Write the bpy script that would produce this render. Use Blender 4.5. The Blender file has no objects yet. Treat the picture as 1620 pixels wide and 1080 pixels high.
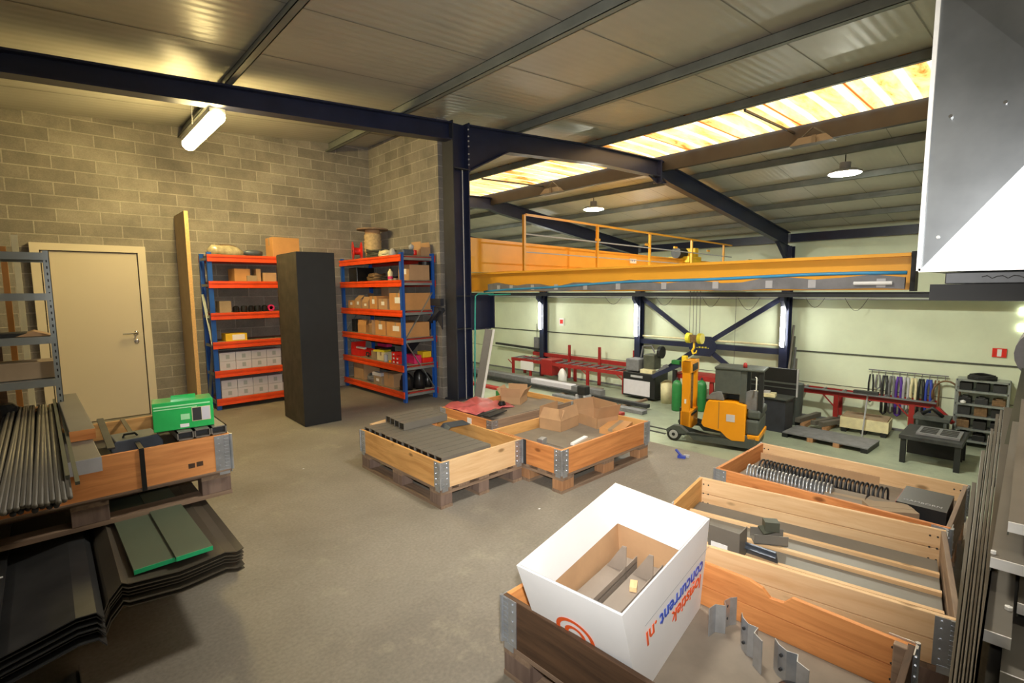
import bpy, math, random
from mathutils import Vector, Matrix
random.seed(7)
SC = bpy.context.scene
COL = SC.collection
PI = math.pi
H = -2.5            # level of the lower workshop floor; the storage floor is z = 0

# ------------------------------------------------------------------ materials
def new_mat(name):
    m = bpy.data.materials.new(name); m.use_nodes = True
    nt = m.node_tree; b = nt.nodes['Principled BSDF']
    return m, nt, b
def N(nt, t, **k):
    n = nt.nodes.new(t)
    for a, v in k.items():
        if a in n.inputs: n.inputs[a].default_value = v
        else: setattr(n, a, v)
    return n
def c4(c): return (c[0], c[1], c[2], 1.0)
def paint(name, col, rough=.5, metal=0., var=.12, scale=6., bump=0., spec=.5):
    m, nt, b = new_mat(name); L = nt.links.new
    tc = N(nt, 'ShaderNodeTexCoord')
    no = N(nt, 'ShaderNodeTexNoise', Scale=scale, Detail=5.0, Roughness=.6)
    L(tc.outputs['Object'], no.inputs['Vector'])
    r = N(nt, 'ShaderNodeValToRGB')
    r.color_ramp.elements[0].position = .3; r.color_ramp.elements[1].position = .7
    r.color_ramp.elements[0].color = c4([v*(1-var) for v in col]); r.color_ramp.elements[1].color = c4([min(1, v*(1+var)) for v in col])
    L(no.outputs['Fac'], r.inputs['Fac']); L(r.outputs['Color'], b.inputs['Base Color'])
    b.inputs['Roughness'].default_value = rough; b.inputs['Metallic'].default_value = metal
    b.inputs['Specular IOR Level'].default_value = spec
    if bump:
        bp = N(nt, 'ShaderNodeBump', Strength=bump, Distance=.01)
        L(no.outputs['Fac'], bp.inputs['Height']); L(bp.outputs['Normal'], b.inputs['Normal'])
    return m
def wood(name, col, dark, axis=0, scale=1.0, knots=True, rough=.6):
    """planks with long grain along the object's local axis, with knots"""
    m, nt, b = new_mat(name); L = nt.links.new
    tc = N(nt, 'ShaderNodeTexCoord'); mp = N(nt, 'ShaderNodeMapping')
    s = [14.0*scale]*3; s[axis] = 1.2*scale
    mp.inputs['Scale'].default_value = s
    oi = N(nt, 'ShaderNodeObjectInfo')
    ad = N(nt, 'ShaderNodeVectorMath', operation='ADD'); sc = N(nt, 'ShaderNodeVectorMath', operation='SCALE')
    sc.inputs[0].default_value = (7.3, 5.1, 9.7); L(oi.outputs['Random'], sc.inputs['Scale'])
    L(tc.outputs['Object'], ad.inputs[0]); L(sc.outputs[0], ad.inputs[1]); L(ad.outputs[0], mp.inputs['Vector'])
    no = N(nt, 'ShaderNodeTexNoise', Scale=1.6, Detail=7.0, Roughness=.62, Distortion=.8)
    L(mp.outputs['Vector'], no.inputs['Vector'])
    r = N(nt, 'ShaderNodeValToRGB'); e = r.color_ramp.elements
    e[0].position = .28; e[0].color = c4(dark); e[1].position = .62; e[1].color = c4(col)
    L(no.outputs['Fac'], r.inputs['Fac'])
    big = N(nt, 'ShaderNodeTexNoise', Scale=2.2, Detail=2.0); L(ad.outputs[0], big.inputs['Vector'])
    mx = N(nt, 'ShaderNodeMixRGB', blend_type='MULTIPLY'); mx.inputs['Fac'].default_value = .22
    L(r.outputs['Color'], mx.inputs['Color1']); L(big.outputs['Fac'], mx.inputs['Color2'])
    g = N(nt, 'ShaderNodeMixRGB', blend_type='MIX'); out = mx.outputs['Color']
    if knots:
        mk = N(nt, 'ShaderNodeMapping'); s2 = [7.0]*3; s2[axis] = 3.2; mk.inputs['Scale'].default_value = s2
        vo = N(nt, 'ShaderNodeTexVoronoi', Scale=1.0); L(ad.outputs[0], mk.inputs['Vector']); L(mk.outputs['Vector'], vo.inputs['Vector'])
        kr = N(nt, 'ShaderNodeValToRGB'); ke = kr.color_ramp.elements
        ke[0].position = .06; ke[0].color = (1, 1, 1, 1); ke[1].position = .13; ke[1].color = (0, 0, 0, 1)
        L(vo.outputs['Distance'], kr.inputs['Fac']); L(kr.outputs['Color'], g.inputs['Fac'])
        L(out, g.inputs['Color1']); g.inputs['Color2'].default_value = c4([v*.45 for v in dark]); out = g.outputs['Color']
    L(out, b.inputs['Base Color']); b.inputs['Roughness'].default_value = rough
    b.inputs['Specular IOR Level'].default_value = .3
    bp = N(nt, 'ShaderNodeBump', Strength=.25, Distance=.004); L(no.outputs['Fac'], bp.inputs['Height']); L(bp.outputs['Normal'], b.inputs['Normal'])
    return m
def emit(name, col, s):
    m, nt, b = new_mat(name)
    b.inputs['Base Color'].default_value = c4(col); b.inputs['Emission Color'].default_value = c4(col); b.inputs['Emission Strength'].default_value = s
    return m
def block_wall(name, swap):
    m, nt, b = new_mat(name); L = nt.links.new
    tc = N(nt, 'ShaderNodeTexCoord'); sp = N(nt, 'ShaderNodeSeparateXYZ'); cb = N(nt, 'ShaderNodeCombineXYZ')
    L(tc.outputs['Object'], sp.inputs[0]); L(sp.outputs['Y' if swap else 'X'], cb.inputs['X']); L(sp.outputs['Z'], cb.inputs['Y'])
    br = N(nt, 'ShaderNodeTexBrick'); br.inputs['Scale'].default_value = 1.0
    br.inputs['Brick Width'].default_value = .395; br.inputs['Row Height'].default_value = .148
    br.inputs['Mortar Size'].default_value = .007; br.inputs['Mortar Smooth'].default_value = .3
    br.inputs['Color1'].default_value = (.235, .215, .19, 1); br.inputs['Color2'].default_value = (.32, .295, .262, 1); br.inputs['Mortar'].default_value = (.43, .395, .345, 1)
    L(cb.outputs[0], br.inputs['Vector'])
    no = N(nt, 'ShaderNodeTexNoise', Scale=3.0, Detail=6.0, Roughness=.6); L(tc.outputs['Object'], no.inputs['Vector'])
    fi = N(nt, 'ShaderNodeTexNoise', Scale=90.0, Detail=2.0); L(tc.outputs['Object'], fi.inputs['Vector'])
    r = N(nt, 'ShaderNodeValToRGB'); r.color_ramp.elements[0].position = .3; r.color_ramp.elements[0].color = (.66, .66, .66, 1); r.color_ramp.elements[1].position = .7; r.color_ramp.elements[1].color = (1.12, 1.1, 1.06, 1)
    L(no.outputs['Fac'], r.inputs['Fac'])
    mx = N(nt, 'ShaderNodeMixRGB', blend_type='MULTIPLY'); mx.inputs['Fac'].default_value = 1
    L(br.outputs['Color'], mx.inputs['Color1']); L(r.outputs['Color'], mx.inputs['Color2'])
    mx2 = N(nt, 'ShaderNodeMixRGB', blend_type='OVERLAY'); mx2.inputs['Fac'].default_value = .25
    L(mx.outputs['Color'], mx2.inputs['Color1']); L(fi.outputs['Fac'], mx2.inputs['Color2'])
    L(mx2.outputs['Color'], b.inputs['Base Color']); b.inputs['Roughness'].default_value = .9
    iv = N(nt, 'ShaderNodeMath', operation='SUBTRACT'); iv.inputs[0].default_value = 1.0; L(br.outputs['Fac'], iv.inputs[1])
    bp = N(nt, 'ShaderNodeBump', Strength=.5, Distance=.01); L(iv.outputs[0], bp.inputs['Height']); L(bp.outputs['Normal'], b.inputs['Normal'])
    return m
def concrete(name, a, bcol, stain, rough=.55):
    m, nt, b = new_mat(name); L = nt.links.new
    tc = N(nt, 'ShaderNodeTexCoord')
    n1 = N(nt, 'ShaderNodeTexNoise', Scale=.9, Detail=8.0, Roughness=.62, Distortion=.4); n2 = N(nt, 'ShaderNodeTexNoise', Scale=2.6, Detail=9.0, Roughness=.7)
    n3 = N(nt, 'ShaderNodeTexNoise', Scale=60.0, Detail=3.0)
    for n in (n1, n2, n3): L(tc.outputs['Object'], n.inputs['Vector'])
    r = N(nt, 'ShaderNodeValToRGB'); e = r.color_ramp.elements; e[0].position = .35; e[0].color = c4(a); e[1].position = .66; e[1].color = c4(bcol)
    L(n1.outputs['Fac'], r.inputs['Fac'])
    r2 = N(nt, 'ShaderNodeValToRGB'); e = r2.color_ramp.elements; e[0].position = .56; e[0].color = (0, 0, 0, 1); e[1].position = .74; e[1].color = (.55, .55, .55, 1)
    L(n2.outputs['Fac'], r2.inputs['Fac'])
    mx = N(nt, 'ShaderNodeMixRGB'); mx.inputs['Color2'].default_value = c4(stain); L(r2.outputs['Color'], mx.inputs['Fac']); L(r.outputs['Color'], mx.inputs['Color1'])
    mo = N(nt, 'ShaderNodeMixRGB', blend_type='OVERLAY'); mo.inputs['Fac'].default_value = .3; L(mx.outputs['Color'], mo.inputs['Color1']); L(n3.outputs['Fac'], mo.inputs['Color2'])
    L(mo.outputs['Color'], b.inputs['Base Color']); b.inputs['Roughness'].default_value = rough; b.inputs['Specular IOR Level'].default_value = .35
    bp = N(nt, 'ShaderNodeBump', Strength=.15, Distance=.003); L(n2.outputs['Fac'], bp.inputs['Height']); L(bp.outputs['Normal'], b.inputs['Normal'])
    return m
def ribbed(name, col, period, axis, rough=.35, strength=.3, var=.08):
    """lacquered metal sheet with fine pressed ribs"""
    m = paint(name, col, rough, 0, var, 1.4); nt = m.node_tree; b = nt.nodes['Principled BSDF']; L = nt.links.new
    tc = N(nt, 'ShaderNodeTexCoord'); sp = N(nt, 'ShaderNodeSeparateXYZ'); L(tc.outputs['Object'], sp.inputs[0])
    mu = N(nt, 'ShaderNodeMath', operation='MULTIPLY'); mu.inputs[1].default_value = 2*PI/period; L(sp.outputs[axis], mu.inputs[0])
    si = N(nt, 'ShaderNodeMath', operation='SINE'); L(mu.outputs[0], si.inputs[0])
    bp = N(nt, 'ShaderNodeBump', Strength=strength, Distance=.004); L(si.outputs[0], bp.inputs['Height']); L(bp.outputs['Normal'], b.inputs['Normal'])
    return m

M = {}
M['block_x'] = block_wall('block_wall_x', False); M['block_y'] = block_wall('block_wall_y', True)
M['floor'] = concrete('storage_concrete', (.205, .185, .155), (.30, .272, .228), (.40, .37, .275))
M['hall_floor'] = concrete('workshop_concrete', (.235, .265, .2), (.335, .37, .27), (.14, .16, .12), .45)
M['ceiling'] = ribbed('ceiling_sheet', (.41, .395, .345), .1, 'Y', .38, .25)
M['ceil_seam'] = paint('ceiling_joint', (.2, .19, .165), .6)
M['hall_panel'] = ribbed('wall_panel_sheet', (.73, .80, .61), .25, 'Y', .4, .12, .05)
M['panel_seam'] = paint('panel_seam', (.07, .075, .06), .6)
M['navy'] = paint('navy_steel', (.016, .021, .055), .38, 0, .2, 3)
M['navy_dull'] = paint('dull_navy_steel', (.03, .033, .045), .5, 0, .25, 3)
M['purlin'] = paint('galvanised_purlin', (.2, .215, .2), .5, .2, .2, 2.5)
M['galv'] = paint('galvanised_steel', (.5, .53, .57), .33, .75, .22, 9)
M['duct'] = paint('galvanised_duct_sheet', (.29, .31, .33), .36, 1.0, .25, 2.2)
M['orange_beam'] = paint('orange_rack_beam', (.86, .085, .012), .38)
M['red_beam'] = paint('dark_red_rack_beam', (.45, .03, .02), .45)
M['blue_post'] = paint('blue_rack_post', (.015, .095, .42), .35)
M['crane'] = paint('crane_yellow', (.84, .40, .035), .38, 0, .07, 2)
M['truck'] = paint('truck_yellow', (.92, .36, .008), .3, 0, .05, 2)
M['truck_grey'] = paint('truck_grey', (.075, .085, .08), .5)
M['black'] = paint('black_paint', (.012, .013, .014), .45)
M['cabinet'] = paint('black_cabinet_sheet', (.009, .0095, .010), .6, 0, .2, 8)
M['cabinet_side'] = paint('brown_cabinet_side', (.045, .036, .025), .7, 0, .4, 7)
M['rubber'] = paint('rubber', (.016, .016, .016), .75)
M['plastic'] = paint('black_plastic', (.01, .01, .011), .28)
for _k, _c, _d in (('wood', (.86, .48, .17), (.62, .30, .09)), ('wood_or', (.84, .36, .12), (.56, .20, .06)), ('wood_pale', (.92, .64, .36), (.76, .46, .22)), ('wood_old', (.36, .25, .17), (.18, .12, .085)), ('wood_dark', (.12, .065, .035), (.045, .026, .016))):
    M[_k+'_s'] = wood(_k+'_crosswise', _c, _d, 1)
M['steel'] = paint('raw_steel', (.15, .142, .13), .5, .5, .28, 5)
M['dark_steel'] = paint('dark_steel', (.05, .052, .055), .5, .5, .3, 5)
M['blue_steel'] = paint('blued_steel', (.115, .135, .165), .45, .5, .2, 5)
M['taupe'] = paint('taupe_coated_sheet', (.185, .17, .145), .5, .2, .12, 3)
M['sheet_edge'] = paint('bright_and_flash_lit_edge', (.9, .89, .86), .4, .1)  # near-white; on the coated sheets' ends it paints the flash highlight
M['edge_a'] = paint('brown_coated_edge', (.085, .072, .052), .55, .1, .15, 3)
M['edge_b'] = paint('grey_coated_edge', (.12, .108, .085), .5, .1, .15, 3)
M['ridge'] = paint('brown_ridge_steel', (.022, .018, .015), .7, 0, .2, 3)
M['unlit'] = paint('dusty_lamp_housing', (.09, .075, .06), .6)
M['plate_brown'] = paint('brown_primed_plate', (.27, .225, .185), .5, .1, .12, 5)
M['olive'] = paint('olive_coated_steel', (.09, .095, .07), .55, .25, .2, 4)
M['white_box'] = paint('white_cardboard', (.86, .86, .87), .6, 0, .03, 3)
M['card'] = paint('brown_cardboard', (.47, .285, .15), .8, 0, .1, 5)
M['card_dull'] = paint('dull_cardboard', (.34, .25, .16), .85, 0, .12, 5)
M['card_or'] = paint('orange_cardboard', (.56, .28, .1), .75, 0, .1, 5)
M['card_grey'] = paint('greyed_cardboard', (.24, .2, .155), .85, 0, .14, 5)
M['chip'] = paint('chipboard', (.75, .46, .2), .8, 0, .14, 60)
M['chip_side'] = paint('chipboard_face', (.5, .38, .23), .75, 0, .08, 8)
M['shelf_board'] = paint('chipboard_shelf', (.30, .24, .16), .8, 0, .15, 20)
M['wood'] = wood('collar_wood', (.86, .48, .17), (.62, .30, .09), 0)
M['wood_or'] = wood('orange_wood', (.84, .36, .12), (.56, .20, .06), 0)
M['wood_pale'] = wood('pale_wood', (.92, .64, .36), (.76, .46, .22), 0)
M['wood_old'] = wood('old_pallet_wood', (.36, .25, .17), (.18, .12, .085), 0)
M['wood_dark'] = wood('dark_wood_and_shaded_collar', (.12, .065, .035), (.045, .026, .016), 0)  # dark wood; on the nearest crate it stands for shade
M['block_wood'] = wood('pallet_block_wood', (.55, .3, .15), (.36, .18, .09), 2, 1, False)
M['block_old'] = wood('weathered_block_wood', (.27, .19, .15), (.15, .1, .08), 2, 1, False)
M['door'] = paint('cream_door_lacquer', (.66, .58, .45), .35, 0, .02, 1)
M['door_frame'] = paint('cream_frame_lacquer', (.70, .62, .48), .4, 0, .02, 1)
M['chrome'] = paint('chrome', (.7, .7, .68), .2, 1.)
M['green_box'] = paint('glossy_green_carton', (.035, .5, .12), .16, 0, .12, 6)
M['green'] = paint('green_paint', (.02, .17, .04), .4)
M['bright_green'] = paint('green_board_edge', (.02, .5, .2), .5)
M['green_board'] = paint('grey_green_board', (.12, .15, .1), .5, 0, .08, 3)
M['yellow'] = paint('yellow_card', (.85, .55, .02), .5)
M['red'] = paint('red_plastic', (.8, .025, .015), .35)
M['dark_red'] = paint('dark_red_steel', (.33, .02, .018), .45, 0, .15, 4)
M['pink'] = paint('pink_film', (.62, .13, .14), .4, 0, .25, 5)
M['magenta'] = paint('magenta_tape', (.7, .03, .15), .4)
M['lilac_box'] = paint('white_lilac_carton', (.6, .58, .64), .6, 0, .04, 6)
M['white'] = paint('white_paper', (.85, .85, .85), .5, 0, .02)
M['cream'] = paint('cream_plastic', (.75, .68, .42), .5)
M['teal'] = paint('teal_cable', (.04, .42, .38), .4)
M['blue_pipe'] = paint('blue_pipe', (.05, .3, .55), .4)
M['blue'] = paint('blue_webbing', (.03, .06, .4), .6)
M['purple'] = paint('purple_webbing', (.09, .03, .3), .6)
M['tray'] = paint('grey_cable_tray', (.17, .17, .18), .6, 0, .2, 6)
M['clip'] = paint('grey_clip', (.42, .42, .44), .5)
M['shelf_grey'] = paint('grey_shelf_steel', (.33, .36, .36), .3, .5, .1, 6)
M['txt_orange'] = paint('orange_print', (.88, .12, .02), .5, 0, .03)
M['txt_blue'] = paint('blue_print', (.03, .09, .55), .5, 0, .03)
M['txt_grey'] = paint('grey_print', (.35, .38, .4), .5, 0, .03)
M['txt_dark'] = paint('dark_print', (.02, .02, .02), .5, 0, .03)
M['txt_yellow'] = paint('yellow_print', (.7, .6, .03), .5, 0, .03)
M['txt_green'] = paint('pale_green_print', (.4, .85, .45), .4, 0, .03)
M['rope'] = paint('pale_rope', (.55, .4, .22), .8, 0, .2, 30)
M['copper'] = paint('brown_wire', (.2, .12, .06), .5, .3, .3, 20)
M['film'] = paint('clear_film', (.42, .37, .24), .12, 0, .35, 14)
M['tube_warm'] = emit('warm_tube_glow', (1, .77, .32), 85)
M['tube_cool'] = emit('cool_tube_glow', (1, 1, .9), 34)
M['lamp'] = emit('high_bay_glow', (1, 1, .84), 430)
M['lamp_fill'] = emit('added_fill_lamp_glow', (1, .93, .8), 80)  # glow of the added lamp that brightens the storage floor
M['tube_fill'] = emit('added_fill_tube_glow', (1, .9, .72), 16)  # glow of the two added tubes that fill the storage side
M['window'] = emit('daylight_pane', (.95, 1, .75), 3)
def skylight_mat():
    """dirty translucent corrugated polyester with the daylight behind it; the raised ribs stayed cleaner than the pans"""
    m, nt, b = new_mat('skylight_polyester'); L = nt.links.new
    tc = N(nt, 'ShaderNodeTexCoord'); mp = N(nt, 'ShaderNodeMapping'); mp.inputs['Scale'].default_value = (.7, 3.2, 1)
    L(tc.outputs['Object'], mp.inputs['Vector'])
    no = N(nt, 'ShaderNodeTexNoise', Scale=1.3, Detail=6.0, Roughness=.65, Distortion=.5); L(mp.outputs['Vector'], no.inputs['Vector'])
    r = N(nt, 'ShaderNodeValToRGB'); e = r.color_ramp.elements
    e[0].position = .34; e[0].color = (.42, .12, .02, 1); e[1].position = .68; e[1].color = (.97, .72, .34, 1)
    k = e.new(.48); k.color = (.9, .5, .17, 1)
    L(no.outputs['Fac'], r.inputs['Fac'])
    sp = N(nt, 'ShaderNodeSeparateXYZ'); L(tc.outputs['Object'], sp.inputs[0])
    def wave(period, phase, lo, hi):
        a = N(nt, 'ShaderNodeMath', operation='MULTIPLY_ADD'); a.inputs[1].default_value = 2*PI/period; a.inputs[2].default_value = phase; L(sp.outputs['Y'], a.inputs[0])
        c = N(nt, 'ShaderNodeMath', operation='COSINE'); L(a.outputs[0], c.inputs[0])
        q = N(nt, 'ShaderNodeMapRange'); q.inputs['From Min'].default_value = lo; q.inputs['From Max'].default_value = hi; L(c.outputs[0], q.inputs['Value']); return q.outputs[0]
    rib = wave(.33, -2*PI/.33*(YN0+.165), .45, .95)
    m1 = N(nt, 'ShaderNodeMixRGB'); m1.inputs['Color2'].default_value = (1, .94, .72, 1); L(rib, m1.inputs['Fac']); L(r.outputs['Color'], m1.inputs['Color1'])
    seam = wave(.99, -2*PI/.99*(YN0+.05), .985, .999)
    m2 = N(nt, 'ShaderNodeMixRGB'); m2.inputs['Color2'].default_value = (.3, .08, .015, 1); L(seam, m2.inputs['Fac']); L(m1.outputs['Color'], m2.inputs['Color1'])
    tr = N(nt, 'ShaderNodeBsdfTranslucent'); L(m2.outputs['Color'], tr.inputs['Color'])
    df = N(nt, 'ShaderNodeBsdfDiffuse'); L(m2.outputs['Color'], df.inputs['Color'])
    mx = N(nt, 'ShaderNodeMixShader'); mx.inputs['Fac'].default_value = .2
    L(tr.outputs[0], mx.inputs[1]); L(df.outputs[0], mx.inputs[2]); L(mx.outputs[0], nt.nodes['Material Output'].inputs['Surface'])
    return m
YN0 = -3.0
M['skylight'] = skylight_mat()

# ------------------------------------------------------------------ mesh helpers
class MB:
    def __init__(s): s.v = []; s.f = []
    def add(s, vs, fs, T=None):
        o = len(s.v)
        s.v += [tuple(T @ Vector(p)) if T else tuple(p) for p in vs]
        s.f += [tuple(i+o for i in f) for f in fs]; return s
    def box(s, x0, x1, y0, y1, z0, z1, T=None):
        vs = [(x, y, z) for z in (z0, z1) for y in (y0, y1) for x in (x0, x1)]
        return s.add(vs, [(0, 2, 3, 1), (4, 5, 7, 6), (0, 1, 5, 4), (2, 6, 7, 3), (0, 4, 6, 2), (1, 3, 7, 5)], T)
    def hexa(s, b, t):
        return s.add(list(b)+list(t), [(3, 2, 1, 0), (4, 5, 6, 7), (0, 1, 5, 4), (1, 2, 6, 5), (2, 3, 7, 6), (3, 0, 4, 7)])
    def bar(s, p, q, w, h, up=(0, 0, 1)):
        p = Vector(p); q = Vector(q); d = q-p; L = d.length; d.normalize(); u = Vector(up)
        a = d.cross(u)
        if a.length < 1e-4: a = d.cross(Vector((1, 0, 0)))
        a.normalize(); u = a.cross(d)
        T = Matrix((( d.x, a.x, u.x, p.x), (d.y, a.y, u.y, p.y), (d.z, a.z, u.z, p.z), (0, 0, 0, 1)))
        return s.box(0, L, -w/2, w/2, -h/2, h/2, T)
    def tube(s, pts, r, n=8, caps=True, close=False):
        pts = [Vector(p) for p in pts]; rings = []; k = len(pts); prev = None
        for i, p in enumerate(pts):
            if close: d = pts[(i+1) % k]-pts[i-1]
            else: d = (pts[min(i+1, k-1)]-pts[max(i-1, 0)])
            d.normalize()
            if prev is None:
                a = d.cross(Vector((0, 0, 1)))
                if a.length < 1e-3: a = d.cross(Vector((1, 0, 0)))
            else: a = prev - d*prev.dot(d)
            a.normalize(); prev = a; b = d.cross(a)
            rr = r[i] if isinstance(r, (list, tuple)) else r
            rings.append([p+a*rr*math.cos(2*PI*j/n)+b*rr*math.sin(2*PI*j/n) for j in range(n)])
        vs = [v for g in rings for v in g]; fs = []
        for i in range(k if close else k-1):
            for j in range(n):
                a0 = i*n; b0 = ((i+1) % k)*n
                fs.append((a0+j, a0+(j+1) % n, b0+(j+1) % n, b0+j))
        if caps and not close: fs += [tuple(reversed(range(n))), tuple((k-1)*n+j for j in range(n))]
        return s.add(vs, fs)
    def lathe(s, prof, n=24, T=None):
        vs = []; fs = []; k = len(prof)
        for r, z in prof:
            vs += [(r*math.cos(2*PI*j/n), r*math.sin(2*PI*j/n), z) for j in range(n)]
        for i in range(k-1):
            for j in range(n): fs.append((i*n+j, i*n+(j+1) % n, (i+1)*n+(j+1) % n, (i+1)*n+j))
        fs += [tuple(reversed(range(n))), tuple((k-1)*n+j for j in range(n))]
        return s.add(vs, fs, T)
    def prism(s, poly, axis, a, b, T=None):
        """poly: 2-D outline in the two other axes (in x,y,z order), extruded from a to b"""
        def P(u, v, w):
            return {'x': (w, u, v), 'y': (u, w, v), 'z': (u, v, w)}[axis]
        n = len(poly); vs = [P(u, v, a) for u, v in poly]+[P(u, v, b) for u, v in poly]
        fs = [tuple(range(n)), tuple(reversed(range(n, 2*n)))]+[(i, n+i, n+(i+1) % n, (i+1) % n) for i in range(n)]
        return s.add(vs, fs, T)
    def strip(s, line, axis, a, b, t, T=None):
        """thin folded sheet: open polyline with thickness t, extruded"""
        pl = [Vector((p[0], p[1])) for p in line]; up = []; k = len(pl)
        for i, p in enumerate(pl):
            d = pl[min(i+1, k-1)]-pl[max(i-1, 0)]; d.normalize(); up.append(p+Vector((-d.y, d.x))*t)
        for i in range(k-1):
            s.prism([pl[i], pl[i+1], up[i+1], up[i]], axis, a, b, T)
        return s
    def build(s, name, mat, parent=None, bevel=0, smooth=False, mats=None, T=None):
        me = bpy.data.meshes.new(name); me.from_pydata(s.v, [], s.f)
        if T: me.transform(T)
        me.validate(); me.update()
        import bmesh
        bm = bmesh.new(); bm.from_mesh(me); bmesh.ops.recalc_face_normals(bm, faces=bm.faces); bm.to_mesh(me); bm.free()
        me.materials.append(M[mat] if isinstance(mat, str) else mat)
        o = bpy.data.objects.new(name, me); COL.objects.link(o)
        if parent: o.parent = parent
        if smooth:
            for p in me.polygons: p.use_smooth = True
        if bevel:
            bv = o.modifiers.new('bevel', 'BEVEL'); bv.width = bevel; bv.segments = 2; bv.limit_method = 'ANGLE'; bv.angle_limit = .7
        return o
def T3(x, y, z, rz=0, rx=0, ry=0):
    return Matrix.Translation((x, y, z)) @ Matrix.Rotation(rz, 4, 'Z') @ Matrix.Rotation(rx, 4, 'X') @ Matrix.Rotation(ry, 4, 'Y')
def tag(o, label, cat, group=None, kind=None):
    if label: o['label'] = label
    if cat: o['category'] = cat
    if group: o['group'] = group
    if kind: o['kind'] = kind
    return o
def thing(name, label, cat, loc=(0, 0, 0), rz=0, group=None, rx=0, ry=0):
    o = bpy.data.objects.new(name, None); COL.objects.link(o); o.empty_display_size = .1
    o.matrix_world = T3(*loc, rz, rx, ry)
    return tag(o, label, cat, group)
def place(o, loc, rz=0, rx=0, ry=0):
    o.matrix_world = T3(*loc, rz, rx, ry); return o
def solo(mb, name, mat, label, cat, group=None, bevel=0, smooth=False, loc=None, rz=0, rx=0, ry=0):
    o = mb.build(name, mat, None, bevel, smooth); tag(o, label, cat, group)
    if loc is not None: place(o, loc, rz, rx, ry)
    return o
def struct(name, mb, mat, parent=None):
    o = mb.build(name, mat, parent)
    if parent is None: o['kind'] = 'structure'
    return o
def kids(o): return list(o.children)
def dup(root, loc, rz=0, label=None, group=None, rx=0, ry=0):
    r = root.copy(); COL.objects.link(r); r.matrix_world = T3(*loc, rz, rx, ry)
    if label: r['label'] = label
    if group: r['group'] = group
    for ch in kids(root):
        c = ch.copy(); COL.objects.link(c); c.parent = r
        for g in kids(ch):
            d = g.copy(); COL.objects.link(d); d.parent = c
    return r
def lettering(txt, size, mat, parent, T, name='lettering', ext=.0006, align='CENTER', sx=1.0, bold=.0):
    cu = bpy.data.curves.new('txt', 'FONT'); cu.body = txt; cu.size = size; cu.extrude = ext; cu.align_x = align; cu.align_y = 'CENTER'; cu.offset = bold; cu.resolution_u = 3
    tmp = bpy.data.objects.new('tmp', cu); COL.objects.link(tmp)
    me = bpy.data.meshes.new_from_object(tmp.evaluated_get(bpy.context.evaluated_depsgraph_get()))
    bpy.data.objects.remove(tmp); bpy.data.curves.remove(cu)
    me.transform(T @ Matrix.Diagonal((sx, 1, 1, 1))); me.materials.clear(); me.materials.append(M[mat])
    o = bpy.data.objects.new(name, me); COL.objects.link(o); o.parent = parent
    return o
def basis(o, x, y):
    """matrix whose local x/y run along the given world directions"""
    x = Vector(x).normalized(); y = Vector(y); y = (y-x*y.dot(x)).normalized(); z = x.cross(y)
    return Matrix(((x.x, y.x, z.x, o[0]), (x.y, y.y, z.y, o[1]), (x.z, y.z, z.z, o[2]), (0, 0, 0, 1)))

# ------------------------------------------------------------------ roof shape
def raf(x):        # top of the rafters = underside of the purlins
    P = [(-5, 2.98), (0, 3.41), (3.45, 3.70), (7.4, 4.035), (9.36, 4.13), (17.5, 3.15)]
    for (a, za), (b, zb) in zip(P, P[1:]):
        if x <= b: return za+(zb-za)*(x-a)/(b-a)
    return P[-1][1]
def ceil(x): return raf(x)+.14
YN, YF = -3.0, 22.0

# ------------------------------------------------------------------ setting
struct('floor', MB().box(-4.5, 4.40, YN, 8.05, -.24, 0), 'floor')
struct('floor_workshop', MB().box(4.15, 17.5, YN, YF, H-.15, H), 'hall_floor')
struct('wall_back', MB().prism([(-4.5, 0), (4.12, 0), (4.12, ceil(4.12)), (3.45, ceil(3.45)), (0, ceil(0)), (-4.5, ceil(-4.5))], 'y', 7.83, 8.03), 'block_x')
struct('wall_return', MB().box(4.12, 4.30, 5.86, 8.03, 0, ceil(4.12)), 'block_y')
struct('wall_left', MB().box(-4.65, -4.5, YN, 8.03, -.2, 3.4), 'block_y')
w = MB(); w.prism([(-4.65, H), (17.5, H), (17.5, ceil(17.5)), (9.36, ceil(9.36)), (7.4, ceil(7.4)), (-4.65, ceil(-4.65))], 'y', YN-.15, YN)
struct('wall_behind', w, 'block_x')
struct('wall_under_storage', MB().box(4.15, 4.25, YN, YF, H, -.24), 'block_y')
struct('wall_hall_right', MB().box(17.3, 17.45, YN, YF, H, 3.4), 'hall_panel')
struct('wall_hall_end', MB().prism([(4.15, H), (17.5, H), (17.5, ceil(17.5)), (9.36, ceil(9.36)), (4.15, ceil(4.15))], 'y', YF, YF+.15), 'hall_panel')
struct('wall_hall_left', MB().box(4.12, 4.30, 8.03, YF, -.24, ceil(4.12)), 'block_y')
struct('trim_1', MB().box(17.27, 17.3, YN, YF, -.47, -.43), 'panel_seam')
struct('trim_2', MB().box(17.288, 17.3, YN, YF, -1.42, -1.405), 'panel_seam')
struct('trim_3', MB().box(17.25, 17.3, YN, YF, H, H+.06), 'tray')
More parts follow.
